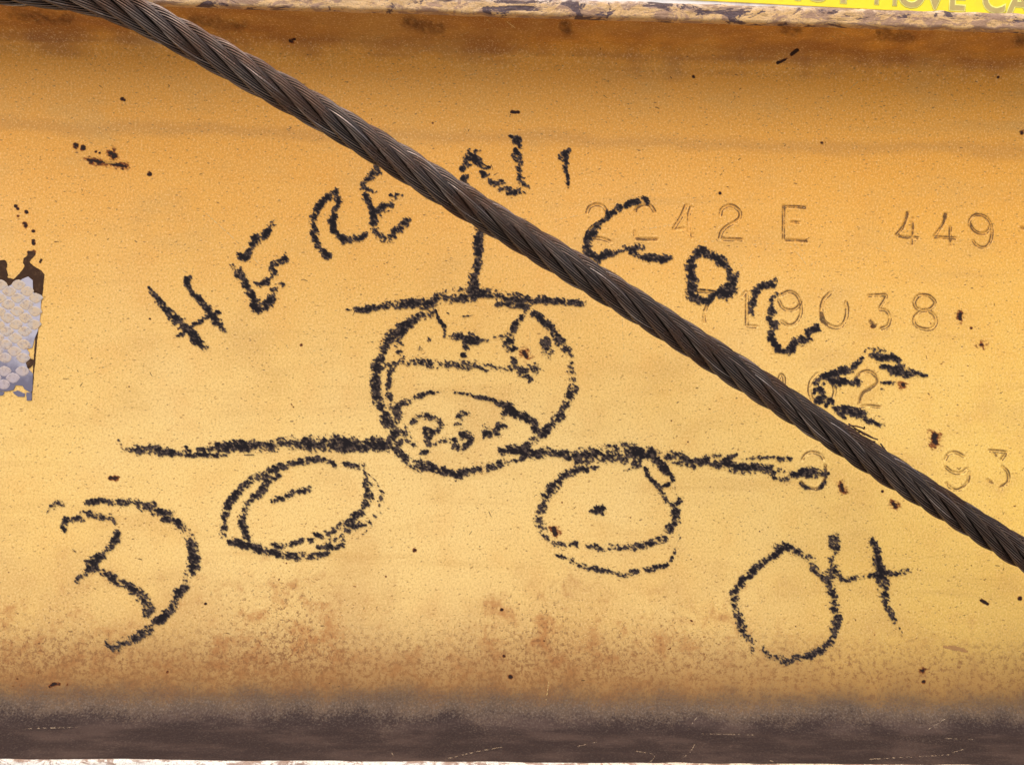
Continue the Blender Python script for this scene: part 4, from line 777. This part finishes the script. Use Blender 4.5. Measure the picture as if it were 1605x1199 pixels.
def tube(C, r, sides, ref):
    T, A, B = frames(C, ref); th = np.linspace(0, 2 * np.pi, sides, endpoint=False)
    r = np.broadcast_to(np.asarray(r, float), (len(C),))
    V = C[:, None] + r[:, None, None] * (np.cos(th)[None, :, None] * A[:, None] + np.sin(th)[None, :, None] * B[:, None])
    n = len(C); i, j = np.meshgrid(np.arange(n - 1), np.arange(sides), indexing='ij')
    Fc = np.stack([i * sides + j, i * sides + (j + 1) % sides, (i + 1) * sides + (j + 1) % sides, (i + 1) * sides + j], -1).reshape(-1, 4)
    return V.reshape(-1, 3), Fc
TWIST = 1.0
for k in range(6):
    ph = TWIST * 2 * np.pi * ss / LAY + k * np.pi / 3 + 0.4
    rad = np.cos(ph)[:, None] * A0 + np.sin(ph)[:, None] * B0
    wob = 1 + 0.03 * np.sin(ss * 90 + k * 2.1)
    SC = CL + RH * wob[:, None] * rad
    Ts = np.gradient(SC, axis=0); Ts /= np.linalg.norm(Ts, axis=1)[:, None]
    U = rad - (rad * Ts).sum(1)[:, None] * Ts; U /= np.linalg.norm(U, axis=1)[:, None]; W = np.cross(Ts, U)
    VV, FF, TT = [], [], []; off = 0
    rw = 0.000310
    for j in range(NW):
        ps = -TWIST * 2 * np.pi * ss / LAYW + j * 2 * np.pi / NW
        wc = SC + (RS - rw) * (np.cos(ps)[:, None] * U + np.sin(ps)[:, None] * W)
        v, f = tube(wc, rw, 7, U); VV.append(v); FF.append(f + off); off += len(v)
        TT.append(np.full(len(v), 1.25 if RNG.random() < 0.04 else np.clip(0.50 + 0.20 * RNG.standard_normal(), 0, 1)))
    strand = mesh_obj('strand', np.vstack(VV), np.vstack(FF), M_ROPE, rope, True, {'tone': np.concatenate(TT)})
    v, f = tube(SC, RS - rw * 1.25, 8, U); mesh_obj('strand_core', v, f, M_GREASE, strand, True)
v, f = tube(CL, 0.0022, 8, A0)
mesh_obj('rope_core', v, f, M_GREASE, rope, True)
# a few broken wire ends standing off the upper edge
def depth_at(px): return -0.082 + (px + 150) / 1980 * 0.052
for pts in [[(1318, 668), (1335, 667), (1350, 670), (1354, 672), (1355, 669)], [(1325, 672), (1345, 674), (1362, 684), (1376, 689)], [(1335, 678), (1352, 678), (1368, 686)], [(1330, 664), (1340, 671), (1356, 682)], [(1340, 676), (1360, 690), (1372, 692)], [(1380, 695), (1388, 706), (1398, 718)]]:
    px = np.array([p[0] for p in pts], float); py = np.array([p[1] for p in pts], float)
    C = np.array([on_plane([a], [b], depth_at(a) - 0.001 - 0.0006 * i)[0] for i, (a, b) in enumerate(zip(px, py))])
    C = catmull(C, 8); v, f = tube(C, 0.00028, 6, np.array([0, 1.0, 0.0])[None].repeat(len(C), 0))
    mesh_obj('broken_wire', v, f, M_ROPE, rope, True, {'tone': np.full(len(v), 0.3)})
